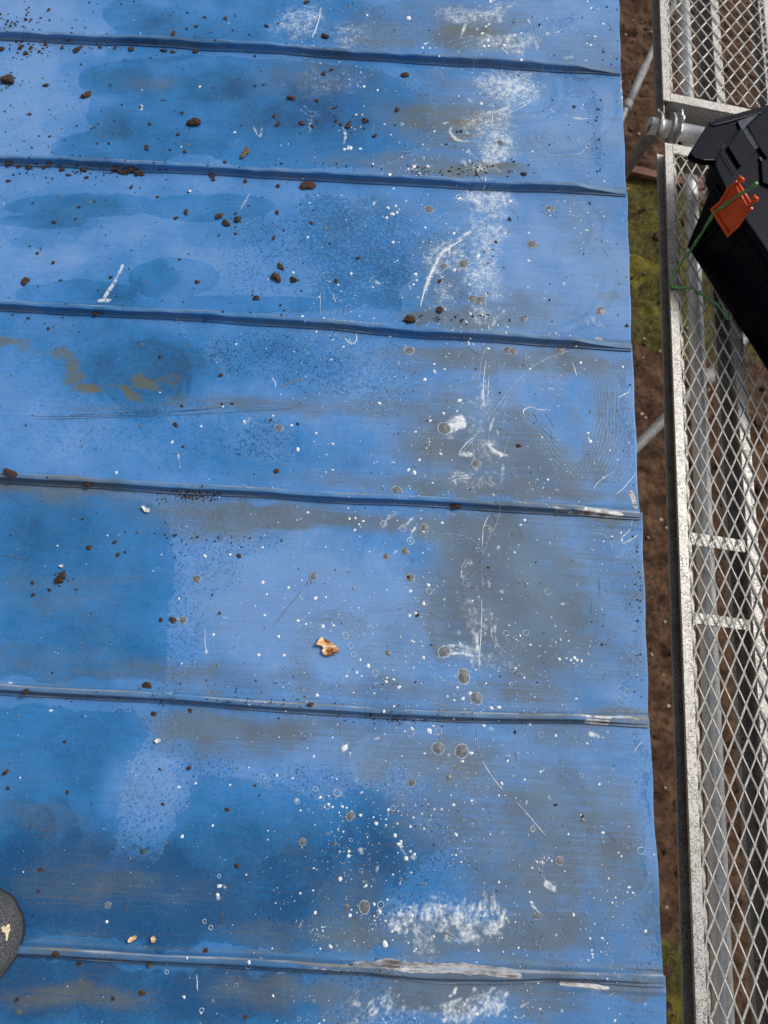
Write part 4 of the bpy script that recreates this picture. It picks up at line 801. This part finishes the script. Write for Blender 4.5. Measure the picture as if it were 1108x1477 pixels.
def deck(y0, y1, label, period, far_hook, ph):
    d = empty('scaffold_deck', (XL, y0, ZD)); tag(d, label, 'scaffold deck', 'scaffold decks beside the eave'); Ly = y1-y0; Wd = .322
    for side in (0, 1):
        m = MB(); f = (lambda x: x) if side == 0 else (lambda x: Wd-x)
        def bx(xa, xb, ya, yb, za, zb): m.box(min(f(xa), f(xb)), max(f(xa), f(xb)), ya, yb, za, zb)
        bx(.0, .0195, 0, Ly, -.0025, .001); bx(.0168, .0193, 0, Ly, -.036, -.0025); bx(-.0035, .0168, 0, Ly, -.0385, -.036); bx(.0003, .0022, 0, Ly, -.0065, -.0025); bx(-.0035, -.0018, 0, Ly, -.036, -.0335); bx(.0135, .0168, 0, Ly, -.021, -.018)
        bx(.0195, .0305, 0, Ly, -.0085, -.0060); bx(.0170, .0195, 0, Ly, -.0060, -.0025)
        bx(.0193, .036, 0, Ly, -.0385, -.0360)
        m.build('side_rail', GALV, d, .0006)
    m = MB(); m.box(.149, .1725, .03, Ly-.03, -.0065, -.0042); m.box(.168, .1705, .03, Ly-.03, -.062, -.0065); m.box(.136, .1705, .03, Ly-.03, -.0645, -.062); m.box(.136, .1385, .03, Ly-.03, -.062, -.052); m.box(.149, .1512, .03, Ly-.03, -.0125, -.0065)
    m.build('centre_beam', GALV, d, .0006)
    m = MB(); m.box(.0195, Wd-.0195, 0, .027, -.0035, .0018); m.box(.0195, Wd-.0195, 0, .003, -.075, -.0035); m.box(.0195, Wd-.0195, .003, .03, -.075, -.072); m.build('end_beam', GALV, d, .0008)
    m = MB(); m.box(.0195, Wd-.0195, Ly-.03, Ly, -.0035, .0018); m.box(.0195, Wd-.0195, Ly-.003, Ly, -.075, -.0035); m.build('end_beam', GALV, d, .0008)
    m = MB(); mesh_sheet(m, .0195, Wd-.0195, .027, Ly-.03, *period, ph=ph); m.build('expanded_mesh', WIRE, d)
    return d
yT = px2deck(1020, 145+4)[1]; 
yA = px2deck(1000, 153)[1]              # near end of the far deck
yBt = px2deck(960, 206)[1]              # far end of the near deck
d1 = deck(yA, yA+1.9, 'galvanised scaffold deck of bright diamond mesh beyond the toolbox, its end beam facing the clamp', (.0345, .0560), True, .3)
d2 = deck(yBt-2.2, yBt, 'long galvanised scaffold deck of rust speckled diamond mesh running beside the roof under the toolbox', (.0272, .0602), False, .55)
# two flat cross bars of the near deck
for k, (ya, yb_) in enumerate([(770, 788), (885, 901)]):
    b0, b1 = px2deck(1030, yb_)[1], px2deck(1030, ya)[1]; m = MB(); m.box(.0305, .149, b0-(yBt-2.2), b1-(yBt-2.2), -.0125, -.0095); m.build('cross_bar', GALV, d2, .0008)
# transom tube that carries both decks
tc = W3(1000, 194, HD+.036); xl = px2deck(936, 184, HD+.036)[0]; R_T = .0215
t = empty('transom_tube', (xl, tc.y, tc.z)); tag(t, 'thick galvanised tube crossing between the two mesh decks, its open end towards the roof', 'scaffold tube')
m = MB(); Lt = 1.25; seg = 28
ring = lambda x, r: [(x, r*math.cos(2*math.pi*k/seg), r*math.sin(2*math.pi*k/seg)) for k in range(seg)]
V_ = ring(0, R_T)+ring(Lt, R_T)+ring(Lt, R_T-.003)+ring(0, R_T-.003); F_ = []
for a_ in range(4):
    for k in range(seg): b_ = (a_+1) % 4; F_.append((a_*seg+k, a_*seg+(k+1) % seg, b_*seg+(k+1) % seg, b_*seg+k))
m.add(V_, F_, True); m.build('tube', GALV2, t)
m = MB(); m.tube([(.018, 0, 0), (.024, 0, 0), (.030, 0, 0), (.036, 0, 0)], [R_T+.0005, R_T+.003, R_T+.003, R_T+.0005], 24); m.build('collar', GALV2, t)
# claw plates of the far deck that hook over the tube
def claw(x, th, a0, a1, ri, ro, notch=0):
    m = MB(); n_ = 16; V_ = []; F_ = []
    for k in range(n_+1):
        t_ = math.radians(a0+(a1-a0)*k/n_); r2 = ro*(1+(.10*math.sin(k*1.9) if notch else .02*math.sin(k)))*(1.35 if k == 0 else 1)
        for xx in (x-th/2, x+th/2):
            for r_ in (ri, r2): V_.append((xx, r_*math.cos(t_), r_*math.sin(t_)))
    for k in range(n_):
        a_ = k*4; b_ = a_+4; F_ += [(a_, a_+1, b_+1, b_), (a_+2, b_+2, b_+3, a_+3), (a_+1, a_+3, b_+3, b_+1), (a_, b_, b_+2, a_+2)]
    F_ += [(0, 2, 3, 1), (n_*4, n_*4+1, n_*4+3, n_*4+2)]; m.add(V_, F_); return m
for px_, th, a0, a1, ro, nt_, nm_ in [(957, .007, 20, 175, .036, 0, 1), (975, .006, 10, 225, .040, 0, 0), (984, .004, 5, 200, .046, 1, 0)]:
    x = px2deck(px_, 178)[0]; m = claw(x-XL, th, a0, a1, R_T+.0015, ro, nt_); o = m.build('hook_plate', GALV2 if nt_ else GALV, d1, .0008); o.location = (0, tc.y-yA, tc.z-ZD)
m = MB(); x = px2deck(968, 178)[0]-XL; m.box(x-.012, x+.022, -.036, -.001, -.052, -.048); m.box(x-.013, x-.010, -.03, -.001, -.048, -.010); m.build('hook_bracket', GALV, d1, .0008)
# brace from the tube end down under the roof
def tube_thing(name, pts, r, label, mat=GALV2, extra=None, group=None):
    e = empty(name, pts[0]); tag(e, label, 'scaffold tube', group); m = MB(); m.tube([p-pts[0] for p in pts], r, 20); m.build('tube', mat, e)
    if extra:
        for nm, P, rr in extra: m = MB(); m.tube([p-pts[0] for p in P], rr, 18); m.build(nm, mat, e)
    return e
DULL = make_galv('dull_zinc', (.32, .32, .32), (.17, .17, .17), .5, .35, .6)
a = W3(941, 190, HD+.045); b = W3(888, 268, HD+.42); b2 = a+(b-a)*2.1
tube_thing('bracket_strut', [a+(b-a)*.02, a+(b-a)*.5, b, b2], .0155, 'dark steel strut running down from the open tube end beneath the roof edge', DULL, [('flattened_end', [a+Vector((.004, 0, .006)), a+(b-a)*.12], .019)])
a = W3(960, 32, 2.55); b = W3(905, 152, 2.5); c = b+(b-a)*.8
tube_thing('diagonal_brace', [a+(a-b)*.6, a, b, c], .0165, 'thin diagonal steel brace low beside the bare soil, farthest along the roof edge', DULL,
           [('sleeve', [b+(a-b)*.02, b+(a-b)*.45], .0195), ('coupler', [b+(a-b)*-.05, b+(a-b)*.03], .0215)], 'diagonal braces under the deck')
a = W3(1075, 487, 2.15); b = W3(905, 658, 2.25)
tube_thing('diagonal_brace', [a+(a-b)*.5, a, b, b+(b-a)*.4], .0185, 'diagonal steel brace passing under the middle of the mesh deck above brown soil', DULL,
           [('coupler', [b+(a-b)*.615, b+(a-b)*.68], .030)], 'diagonal braces under the deck')
# ledger tube under the deck
a = W3(996.5, 280, 1.50); b = W3(1044, 1477, 1.50); dv = (b-a)
tube_thing('ledger_tube', [a-dv*1.3, a, b, b+dv*.5], .0185, 'long galvanised ledger tube running under the left side of the mesh decks', GALV2)
# rail farther out, low
a = W3(1090, 0, 2.2); b = W3(1110, 150, 2.2)
tube_thing('standard_tube', [a-(b-a)*1.5, a, b, b+(b-a)*2], .024, 'dark low tube at the far right seen through the far mesh deck', DULL)

# ------------------------------------------------------------------ toolbox
C0 = W3(990.5, 356, HD); dq = Vector((.507, -.862, 0)).normalized(); qq = Vector((.862, .507, 0)).normalized()
tb = empty('toolbox', C0); tag(tb, 'black plastic toolbox with an orange latch standing askew on the mesh deck', 'toolbox')
def TL(al, i_, z): return dq*al+qq*i_+Vector((0, 0, z))
def onplane(x, y, off=0.):
    d = CW @ np.array([(x-CX)/F, -(y-CY)/F, -1.]); d = Vector(d); o = Vector((0, 0, HC)); N = -qq; P = C0+N*off
    return o+d*((P-o).dot(N)/d.dot(N))-C0
def flat(x, y, z): v = W3(x, y, HD-z)-C0; return v
def loft(mb, loops, smooth=False):
    n_ = len(loops[0]); V_ = [v for l in loops for v in l]; F_ = [tuple(range(n_))[::-1], tuple(range((len(loops)-1)*n_, len(loops)*n_))]
    for a_ in range(len(loops)-1):
        for k in range(n_): F_.append((a_*n_+k, a_*n_+(k+1) % n_, (a_+1)*n_+(k+1) % n_, (a_+1)*n_+k))
    mb.add(V_, F_, smooth)
m = MB(); H = .150
loft(m, [[TL(0, 0, 0), TL(.40, 0, 0), TL(.40, .20, 0), TL(0, .20, 0)], [TL(-.006, -.001, .02), TL(.41, -.001, .02), TL(.41, .205, .02), TL(-.006, .205, .02)], [TL(-.045, .002, H), TL(.44, .002, H), TL(.44, .23, H), TL(-.045, .23, H)]])
m.build('body', PLASTIC, tb, .005)
m = MB()
for k in range(7):
    x0 = .03+.055*k; loft(m, [[TL(x0, -.0045, .012), TL(x0+.004, -.0045, .012), TL(x0+.004, .004, .012), TL(x0, .004, .012)], [TL(x0, -.003, H-.02), TL(x0+.004, -.003, H-.02), TL(x0+.004, .004, H-.02), TL(x0, .004, H-.02)]])
m.build('wall_ribs', PLASTIC, tb, .001)
m = MB(); lp = [(-.042, .014), (-.075, .020), (-.093, .031), (-.122, .074), (-.155, .147), (-.155, .26), (.45, .26), (.45, .006), (.0, .006)]
loft(m, [[TL(a_*.96, b_, H-.03) for a_, b_ in lp], [TL(a_, b_, H+.001) for a_, b_ in lp], [TL(a_, b_, .167) for a_, b_ in lp]]); m.build('lid', PLASTIC, tb, .004)
m = MB(); fl = [(-.122, -.016), (-.130, -.009), (-.186, .076), (-.190, .090), (-.190, .31), (-.150, .31), (-.150, .16), (-.118, .078), (-.088, .034), (-.098, .006), (-.112, -.012)]
loft(m, [[TL(a_, b_, .150) for a_, b_ in fl], [TL(a_, b_, .166) for a_, b_ in fl]]); m.build('carrying_rim', PLASTIC, tb, .003)
m = MB(); P_ = [flat(x, y, .1685) for x, y in [(1029, 173), (1025.5, 175), (1026, 179), (1030, 180.5), (1050, 175.5), (1075, 168.5), (1098, 162.5)]]; m.tube(P_, .0016, 8); m.build('rim_bead', PLASTIC2, tb)
m = MB()
for Q in ([(1050, 211), (1068.5, 184), (1091, 217), (1068, 240)], [(1078, 181), (1104, 160), (1125, 158), (1130, 260), (1097, 215)], [(1098, 232), (1108, 228), (1130, 275), (1100, 262)]):
    loft(m, [[flat(x, y, .1665) for x, y in Q], [flat(x, y, .174) for x, y in Q]])
m.build('lid_panel', PLASTIC, tb, .002)
m = MB()
for Q in ([(1064, 174.5), (1094, 164), (1076, 182), (1072, 189), (1067, 182)], [(1072.5, 189), (1076, 184), (1094.5, 213), (1088, 216.5)], [(1094.5, 227), (1098, 226), (1112, 249), (1109, 252)]):
    loft(m, [[flat(x, y, .1668) for x, y in Q], [flat(x, y, .1715) for x, y in Q]])
m.build('grooved_strip', PLASTIC2, tb, .0008)
m = MB(); m.tube([flat(x, y, .1725) for x, y in [(1046, 208), (1042, 213), (1043, 220), (1052, 235), (1061, 248)]], .0011, 8); m.tube([flat(x, y, .1745) for x, y in [(1077, 184), (1095, 213)]], .0008, 6)
m.build('pale_edge', PLASTIC2, tb)  # thin lines in the lighter plastic along the lid edges
# latch
lt = MB(); Q = [(1023.9, 302.4), (1037.8, 289.7), (1045, 278), (1049.3, 270), (1061, 266), (1077, 298), (1082, 301), (1077, 311), (1065.5, 328), (1049.3, 343)]
cx_, cy_ = sum(p[0] for p in Q)/len(Q), sum(p[1] for p in Q)/len(Q); inn = [(cx_+(x-cx_)*.84, cy_+(y-cy_)*.84) for x, y in Q]
L0 = [onplane(x, y, .003) for x, y in Q]; L1 = [onplane(x, y, .011) for x, y in Q]; L2 = [onplane(x, y, .011) for x, y in inn]; L3 = [onplane(x, y, .0075) for x, y in inn]
loft(lt, [L0, L1, L2, L3]); lo_ = lt.build('latch', ORANGE, tb, .0008)
m = MB()
for P_, r_ in (([(1059, 266), (1078, 299)], .0028), ([(1064, 264), (1083, 294)], .0032), ([(1062, 266), (1070, 257)], .0030), ([(1079, 299), (1090, 287)], .0030), ([(1066, 255), (1073, 261)], .0040), ([(1087, 283), (1093, 289)], .0042), ([(1052, 270), (1063, 262)], .0022), ([(1080, 305), (1085, 300)], .0024)):
    m.tube([onplane(x, y, .012) for x, y in P_], r_, 10)
m.build('latch_hinge', ORANGE, lo_)
# twine
pl = [(1092, 264), (1084, 270), (1074, 277), (1060, 286), (1044, 297), (1030, 307), (1022, 320), (1008, 343), (1000, 355)]
P_ = [C0+onplane(x, y, .0165-.001*k) for k, (x, y) in enumerate(pl)]
for (x, y), z in zip([(993, 366), (986, 374), (976, 389), (969, 400), (967, 408), (970, 414), (979, 416), (990, 414), (1000, 417), (1012, 424), (1024, 432), (1035, 440), (1042, 449), (1050, 459), (1047, 461)], [.016, .010, .007, .005, .004, .004, .004, .004, .004, .005, .005, .005, .006, .006, .004]):
    P_.append(W3(x, y, HD-z-.002))
P2 = []
for i_ in range(len(P_)-1):
    for k in range(4): P2.append(P_[i_].lerp(P_[i_+1], k/4)+Vector((random.uniform(-.0006, .0006), random.uniform(-.0006, .0006), random.uniform(0, .0006))))
m = MB(); m.tube(P2, [.0031+.0008*math.sin(i_*.9)+.0004*math.sin(i_*2.3) for i_ in range(len(P2))], 10)
tag(m.build('green_twine', STRING), 'loop of frayed green twine hanging from the orange latch across the steel mesh', 'twine')

# ------------------------------------------------------------------ boot at the left edge
FELT = NT('speckled_dark_felt'); fn = FELT.noise(520, 3, .8); f2 = FELT.noise(25, 4, .6); f3 = FELT.noise(900, 2, .7)
cc = FELT.mix(FELT.rng(fn, .42, .68), (.035, .036, .04), (.17, .175, .185)); cc = FELT.mix(FELT.rng(f3, .62, .72, 0, .8), cc, (.34, .34, .34)); cc = FELT.mix(FELT.rng(f2, .52, .68, 0, .75), cc, (.028, .025, .022))
FELT.set(Base_Color=cc, Roughness=.95); FELT.bump(fn, .9, .002)
bt = empty('boot'); bt.matrix_world = Mr @ Matrix.Identity(4); tag(bt, 'rounded toe of a speckled dark grey boot on the lowest seam', 'boot')
BL = .062
def outline():
    O = [(x-7.0, y) for x, y in [(-14, 1276), (0, 1286), (12, 1293), (20, 1301), (24.5, 1312), (30, 1322), (32.8, 1335), (33, 1350), (29, 1366), (25, 1381), (16, 1395), (6, 1409), (-6, 1424)]]
    a, b = px2roof([p[0] for p in O], [p[1] for p in O], BL*.55); return list(zip(a, b))
O = smoothpts(outline(), 3); ca, cb_ = O[0][0]-.03, (O[0][1]+O[-1][1])/2
O = [(O[0][0]-.20, O[0][1]-.005), (O[0][0]-.10, O[0][1]+.004)]+O+[(O[-1][0]-.10, O[-1][1]-.004), (O[-1][0]-.20, O[-1][1]+.006)]
def shrink(k, h, tilt=0): return [(ca-.04+(a-(ca-.04))*k, cb_+(b-cb_)*k, h+tilt*(1-min(1, max(0, (a-ca+.2)/.25)))) for a, b in O]
levels = [shrink(.97, .012), shrink(.995, .022), shrink(1.0, .036), shrink(.985, .047, .01), shrink(.93, .057, .02), shrink(.83, .065, .035), shrink(.66, .071, .05), shrink(.42, .075, .06), shrink(.15, .077, .07)]
m = MB(); n_ = len(O); V_ = [v for l in levels for v in l]; F_ = []
for a_ in range(len(levels)-1):
    for k in range(n_): F_.append((a_*n_+k, a_*n_+(k+1) % n_, (a_+1)*n_+(k+1) % n_, (a_+1)*n_+k))
F_.append(tuple(range((len(levels)-1)*n_, len(levels)*n_))); m.add(V_, F_, True); up = m.build('upper', FELT.m, bt)
m = MB(); loft(m, [shrink(.95, .004), shrink(.975, .008), shrink(.975, .016)]); m.build('sole', RUBBER, bt)
m = MB(); c0 = (O[0][0]-.02, cb_); m.tube([(c0[0], c0[1], .03), (c0[0]-.01, c0[1], .12), (c0[0]-.03, c0[1], .24)], [.055, .052, .056], 24); m.build('shaft', FELT.m, bt)
WCH = NT('split_wood'); wn_ = WCH.noise(1, 4, .6, vec=WCH.mapv((60, 260, 60))); w2 = WCH.noise(110, 3)
WCH.set(Base_Color=WCH.mix(WCH.rng(w2, .48, .62), WCH.mix(WCH.rng(wn_, .42, .58), (.80, .66, .46), (.66, .32, .09)), (.24, .07, .012)), Roughness=.8); WCH.bump(wn_, .6, .001)
def chip(name, x, y, outl, lift, th, mat, label, cat, group=None, curl=.15, parent_lift=0.):
    """thin splinter: outline in photo measurements around x, y"""
    a0, b0 = px2roof(x, y, lift); a0 = float(a0); b0 = float(b0); n_ = len(outl); rr_ = random.Random(int(x*7+y))
    pa, pb = px2roof([p[0] for p in outl], [p[1] for p in outl], lift); L = [(float(a)-a0, float(b)-b0) for a, b in zip(pa, pb)]
    rad = max(math.hypot(*p) for p in L); zz = [curl*rad*((p[0]/rad)**2)+rr_.uniform(0, .2)*th for p in L]
    V_ = [(p[0]*.94, p[1]*.94, z) for p, z in zip(L, zz)]+[(p[0], p[1], z+th*.5) for p, z in zip(L, zz)]+[(p[0]*.9, p[1]*.9, z+th) for p, z in zip(L, zz)]
    V_ += [(0, 0, th*.9), (0, 0, 0)]; F_ = []
    for k in range(n_):
        j = (k+1) % n_; F_ += [(k, j, n_+j, n_+k), (n_+k, n_+j, 2*n_+j, 2*n_+k), (2*n_+k, 2*n_+j, 3*n_), (j, k, 3*n_+1)]
    o = obj(name, V_, F_, mat); zz_ = (lift if parent_lift else zs(a0, b0)+.0012)
    o.matrix_world = Matrix.Translation(toworld(a0, b0, zz_)) @ Mr.to_3x3().to_4x4(); return tag(o, label, cat, group)
chip('wood_chip', 9, 1340, [(2.5, 1337), (6, 1335), (8, 1337.5), (13, 1332.5), (15, 1334), (14.5, 1339), (16, 1341), (13, 1346), (11.5, 1356), (10.5, 1357), (10, 1346), (6, 1344), (5, 1345)], .079, .002, simple('pale_shaving', (.74, .62, .40), .8, 0, .25, 200, .4), 'pale splintered wood shaving lying on the dark boot toe', 'wood shaving', None, .05, 1)

# ------------------------------------------------------------------ debris on the roof
BARK = NT('dark_bark'); bn = BARK.noise(420, 5, .7); b2_ = BARK.noise(140, 3, .6)
BARK.set(Base_Color=BARK.mix(BARK.rng(bn, .35, .68), (.014, .008, .006), (.085, .045, .03)), Roughness=.9); BARK.bump(bn, 1., .0015)
RUSTY = NT('red_brown_bark'); bn = RUSTY.noise(380, 5, .7)
RUSTY.set(Base_Color=RUSTY.mix(RUSTY.rng(bn, .38, .66), (.022, .010, .007), (.115, .05, .028)), Roughness=.85); RUSTY.bump(bn, 1., .0015)
MOSSY = simple('dried_moss', (.085, .08, .04), .95, 0, .4, 300, .8, .002)
WHITEC = simple('white_flake', (.70, .68, .62), .7, 0, .15, 200, .4)
chip('wood_chip', 471, 933, [(461.5, 919), (464, 918.5), (480, 928), (487.5, 935), (489.5, 940), (488, 943), (482.5, 943), (480, 945), (472, 947), (466, 944), (464, 939), (466.5, 937), (464, 930), (456, 930.5), (455.5, 929), (459, 924)], .002, .0035, WCH.m,
     'large orange and white split wood chip on the fifth panel, left of the spatter', 'wood chip', None, .25)
chip('wood_chip', 192, 1353, [(185, 1356), (189, 1351), (196, 1348.5), (198.5, 1350), (197, 1354), (191, 1358.5), (186, 1359)], .001, .003, WCH.m, 'small tan wood chip above the lowest seam, left one of a pair', 'wood chip', None, .2)
chip('wood_chip', 222, 1354, [(219, 1351), (223, 1349), (225.5, 1354), (224.5, 1359), (220, 1359)], .001, .003, WCH.m, 'small orange brown wood chip above the lowest seam, right one of a pair', 'wood chip', None, .2)
chip('white_flake', 210, 735, [(204, 731), (208, 730), (211, 733), (217, 735), (215.5, 740), (209, 739)], .001, .002, WHITEC, 'cream white flake on the fifth panel near its top left', 'flake', None, .3)
chip('white_flake', 228, 1068, [(223, 1069), (227, 1065), (232, 1066), (232, 1070), (226, 1073)], .001, .002, WHITEC, 'white flake on the sixth panel near its pale patch', 'flake', None, .3)
chip('white_flake', 88, 817, [(85, 817), (88, 814.5), (92, 815), (90, 819)], .001, .0015, WHITEC, 'tiny white flake above the dark bark clump on the fifth panel', 'flake', None, .3)
dr = random.Random(77)
def crumb(x, y, r, asp=1., ang=0., mat=None, label=None, fl=.55, cat='bark crumb', group=None, name='bark_crumb'):
    a, b = px2roof(x, y); a = float(a); b = float(b); k = mmpx(x, y); R = r*k*.5*.80
    V_, F_ = lump_mesh(dr, R*1.04, fl, 2, .42, asp); o = obj(name, V_, F_, mat or BARK.m, None, False)
    o.matrix_world = Matrix.Translation(toworld(a, b, zs(a, b)+R*fl*.62)) @ Mr.to_3x3().to_4x4() @ Matrix.Rotation(-ang, 4, 'Z')
    p = panel_of(a, b)
    if label: tag(o, label, cat, group)
    else: tag(o, 'small dark crumb of bark lying loose on the %s blue panel' % ordn[p], 'bark crumb', 'small bark crumbs on the %s panel' % ordn[p])
    return o
B_, Rr = BARK.m, RUSTY.m
big = [(444,270,13,1.75,-.15,Rr,'long brown bark piece just below the second seam, left of centre'),(589,460,14,1.35,.35,Rr,'angular brown bark piece above the third seam, below the cream scratch'),(636,447,12,1.,0,B_,'round dark bark crumb above the third seam, right of the angular piece'),
 (280,178,17,1.1,.5,B_,'heart shaped bark piece in the middle of the second panel'),(12,116,16,1.1,.8,B_,'knobbly bark piece at the far left of the second panel'),(125,137,11,1.35,-.2,Rr,'oval brown bark piece on the left of the second panel'),
 (36,407,12,1.3,-.8,Rr,'tilted brown bark piece low on the left of the third panel'),(399,401,14,1.1,0,Rr,'chunky brown bark lump, left of a pair in the middle of the third panel'),(423,404,10,1.2,.1,B_,'dark oval crumb, right of a pair in the middle of the third panel'),
 (343,317,10,1.1,-.1,B_,'round bark crumb, right of three on the third panel'),(326,323,10,1.2,.1,B_,'bark crumb, middle of three on the third panel'),(317,313,9,1.5,-1.,Rr,'narrow reddish bark sliver, left of three on the third panel'),
 (90,830,14,1.2,-.9,B_,'dark bark clump on the left of the fifth panel'),(86,838,12,1.2,-.4,B_,'lower lump of the dark bark clump on the left of the fifth panel'),(25,690,12,2.,.4,B_,'dark twiggy bark strip under the fourth seam at the far left'),(130,700,10,1.5,.6,B_,'dark curled bark bit under the fourth seam near the left'),
 (212,989,12,1.15,.2,B_,'round dark seed on the fifth seam near the left'),(250,894,9,1.3,.3,Rr,'dark bark crumb at the edge of the dark film on the fifth panel'),(656,731,10,2.,.05,B_,'black mossy strip on the fourth seam right of centre'),
 (420,142,9,1.2,-.5,Rr,'brown bark crumb above the centre of the second panel'),(503,183,9,1.1,1.2,Rr,'dark bark crumb, lowest of the cluster right of centre on the second panel'),(527,175,9,1.,1.3,Rr,'tan bark crumb right of the cluster on the second panel'),(435,178,7,1.3,.3,Rr,'reddish crumb left of the cluster on the second panel'),
 (469,52,9,1.7,.35,B_,'dark elongated seed above the first seam at centre'),(112,72,7,2.2,-.8,B_,'thin dark bark sliver under the first seam near the left'),(583,108,9,1.1,0,Rr,'mottled brown crumb under the first seam right of centre'),(72,152,0,1,0,B_,''),
 (342,1249,8,1.,0,B_,'dark crumb in a small pale ring on the sixth panel'),(273,1108,7,1.3,-.7,Rr,'red brown crumb in a dark halo on the upper sixth panel'),(328,1168,7,1.1,.7,Rr,'rust coloured crumb on the sixth panel left of the dark film'),(207,1227,7,1.2,.3,MOSSY,'greenish crumb beside the pale patch on the sixth panel'),
 (218,1388,9,1.5,.6,MOSSY,'brown mossy lump just below the lowest seam'),(206,1432,9,1.3,-.2,Rr,'red brown crumb on the lowest panel near the left'),(88,1373,10,1.6,0,B_,'black moss clump under the lowest seam beside the boot'),(8,1114,8,1.6,-1.1,Rr,'red bark sliver at the far left of the sixth panel'),
 (44,999,9,1.2,.3,B_,'dark crumb just below the fifth seam at the left'),(355,220,9,2.6,-1.2,TWIG,'thin brown twig above the second seam'),(748,643,5,1.7,0,Rr,'small rectangular brown crumb on the right of the fourth panel'),(253,612,7,1.2,.6,Rr,'brown crumb on the fourth panel below the faint ring'),
 (399,680,8,1.1,.2,Rr,'brown crumb just above the fourth seam'),(904,470,5,1.,0,Rr,'brown crumb close to the eave on the third panel'),(222,1030,8,1.3,.2,B_,'dark crumb under the fifth seam left of centre'),(602,888,6,1.,0,B_,'dark bluish crumb in the spatter on the fifth panel'),
 (450,1018,7,1.6,.1,Rr,'brown crumb on the fifth seam near the middle'),(140,455,8,1.2,.1,Rr,'brown crumb on the third seam near the left'),(840,1177,5,1.,0,B_,'round dark crumb on the right of the sixth panel'),(370,431,8,1.3,.1,Rr,'brown crumb just above the third seam left of centre')]
for x, y, r, asp, ang, mt, lb in big:
    if r: crumb(x, y, r, asp, ang, mt, lb)
small = [(326,26,5),(385,38,5),(250,51,6),(283,39,4),(443,3,6),(70,15,4),(38,28,5),(30,68,7),(38,77,7),(45,70,6),(57,75,5),(66,65,5),(66,122,6),(2,70,8),(190,73,8),(237,75,7),(250,77,5),(283,75,8),(263,163,5),(216,178,5),(257,194,5),(401,179,6),(457,146,5),
 (467,106,6),(478,101,5),(482,157,4),(396,168,5),(450,182,5),(485,175,5),(492,180,5),(212,213,7),(246,217,4),(267,220,5),(325,235,5),(540,196,6),(573,158,7),(145,69,5),(167,70,5),(90,69,5),(72,197,4),(43,164,4),(157,207,4),(42,242,10),(65,242,6),(73,239,8),(90,245,7),(98,253,5),(122,245,9),
 (15,238,7),(27,240,6),(168,246,9),(175,248,8),(183,249,9),(190,248,9),(198,249,10),(205,251,8),(306,254,8),(308,261,5),(354,263,6),(190,270,5),(125,256,5),(11,261,5),(269,307,7),(254,315,5),(77,378,6),(54,364,5),(77,320,6),(285,407,7),(259,374,4),(405,385,8),(400,308,6),(401,270,6),(395,345,5),(316,340,4),(160,400,6),
 (228,285,4),(113,298,4),(516,373,5),(476,352,4),(485,405,5),(450,323,5),(231,515,6),(318,541,6),(263,644,5),(262,585,5),(335,582,4),(430,612,5),(391,606,4),(320,582,4),(70,475,5),(47,841,6),(48,858,7),(72,851,6),(129,789,8),(110,850,4),(232,894,7),(165,782,6),(170,800,6),(253,772,5),(345,802,6),(180,796,4),(317,884,4),
 (94,1070,6),(12,1137,6),(60,1254,7),(98,1143,6),(235,1160,6),(275,1025,6),(535,1031,7),(570,1037,6),(368,1133,5),(56,1285,4),(48,1320,4),(297,1371,8),(25,1442,8),(164,1440,6),(354,1467,6),(115,1390,7),(743,1056,5),(801,1161,4),(868,930,4),(590,833,5),(231,1110,4),(402,1036,4),(712,285,0),(756,251,6),(634,405,6),(735,316,5),(715,349,4),(665,190,4),(828,155,4),(778,38,4)]
for x, y, r in small:
    if r: crumb(x, y, r*.95, dr.uniform(1, 1.6), dr.uniform(0, 3), dr.choice([B_, B_, Rr]))
# uncountable grit: crumbs smaller than a few millimetres
mb = MB(); pro = [lump_mesh(dr, 1, .6, 1, .3) for _ in range(6)]; cl = [(25,36,18,10,60),(20,120,14,8,14),(50,72,26,6,30),(100,250,80,5,40),(190,249,22,3,40),(270,717,26,5,70),(280,716,16,3,50),(88,834,8,8,20),(640,460,50,5,40),(490,175,40,12,24),(620,245,60,6,40),(680,246,40,6,40),(300,775,60,12,40),(360,1012,120,4,50),(560,1037,60,4,30),(180,240,160,3,40),(120,68,120,4,40),(500,1397,60,4,20),(420,990,120,6,40),(870,40,20,30,10),(920,640,6,60,30),(925,880,8,80,40),(60,160,60,60,40),(860,200,8,60,20)]
pts = []
for x, y, sx, sy, n_ in cl: pts += [(dr.gauss(x, sx), dr.gauss(y, sy), dr.uniform(.8, 3.0)) for _ in range(n_)]
for _ in range(1150): pts.append((dr.uniform(-30, 935), dr.uniform(-20, 1480), .7+dr.expovariate(1.9)))
for _ in range(350): pts.append((dr.uniform(-30, 420), dr.uniform(-20, 480), .8+dr.expovariate(1.4)))
for x, y, r in pts:
    a, b = px2roof(x, y); a = float(a); b = float(b)
    if a > float(edge_a(panel_of(a, b), b))-.003: continue
    R = min(r, 3.6)*mmpx(x, y)*.5; V_, F_ = dr.choice(pro); t = dr.uniform(0, 6.3); c, s_ = math.cos(t), math.sin(t); z = zs(a, b)+R*.3; sx = dr.uniform(1, 1.6)
    mb.add([(a+R*(p[0]*sx*c-p[1]*s_), b+R*(p[0]*sx*s_+p[1]*c), z+R*p[2]) for p in V_], F_)
go = mb.build('bark_grit', BARK.m); go.matrix_world = Mr; tag(go, kind='stuff')
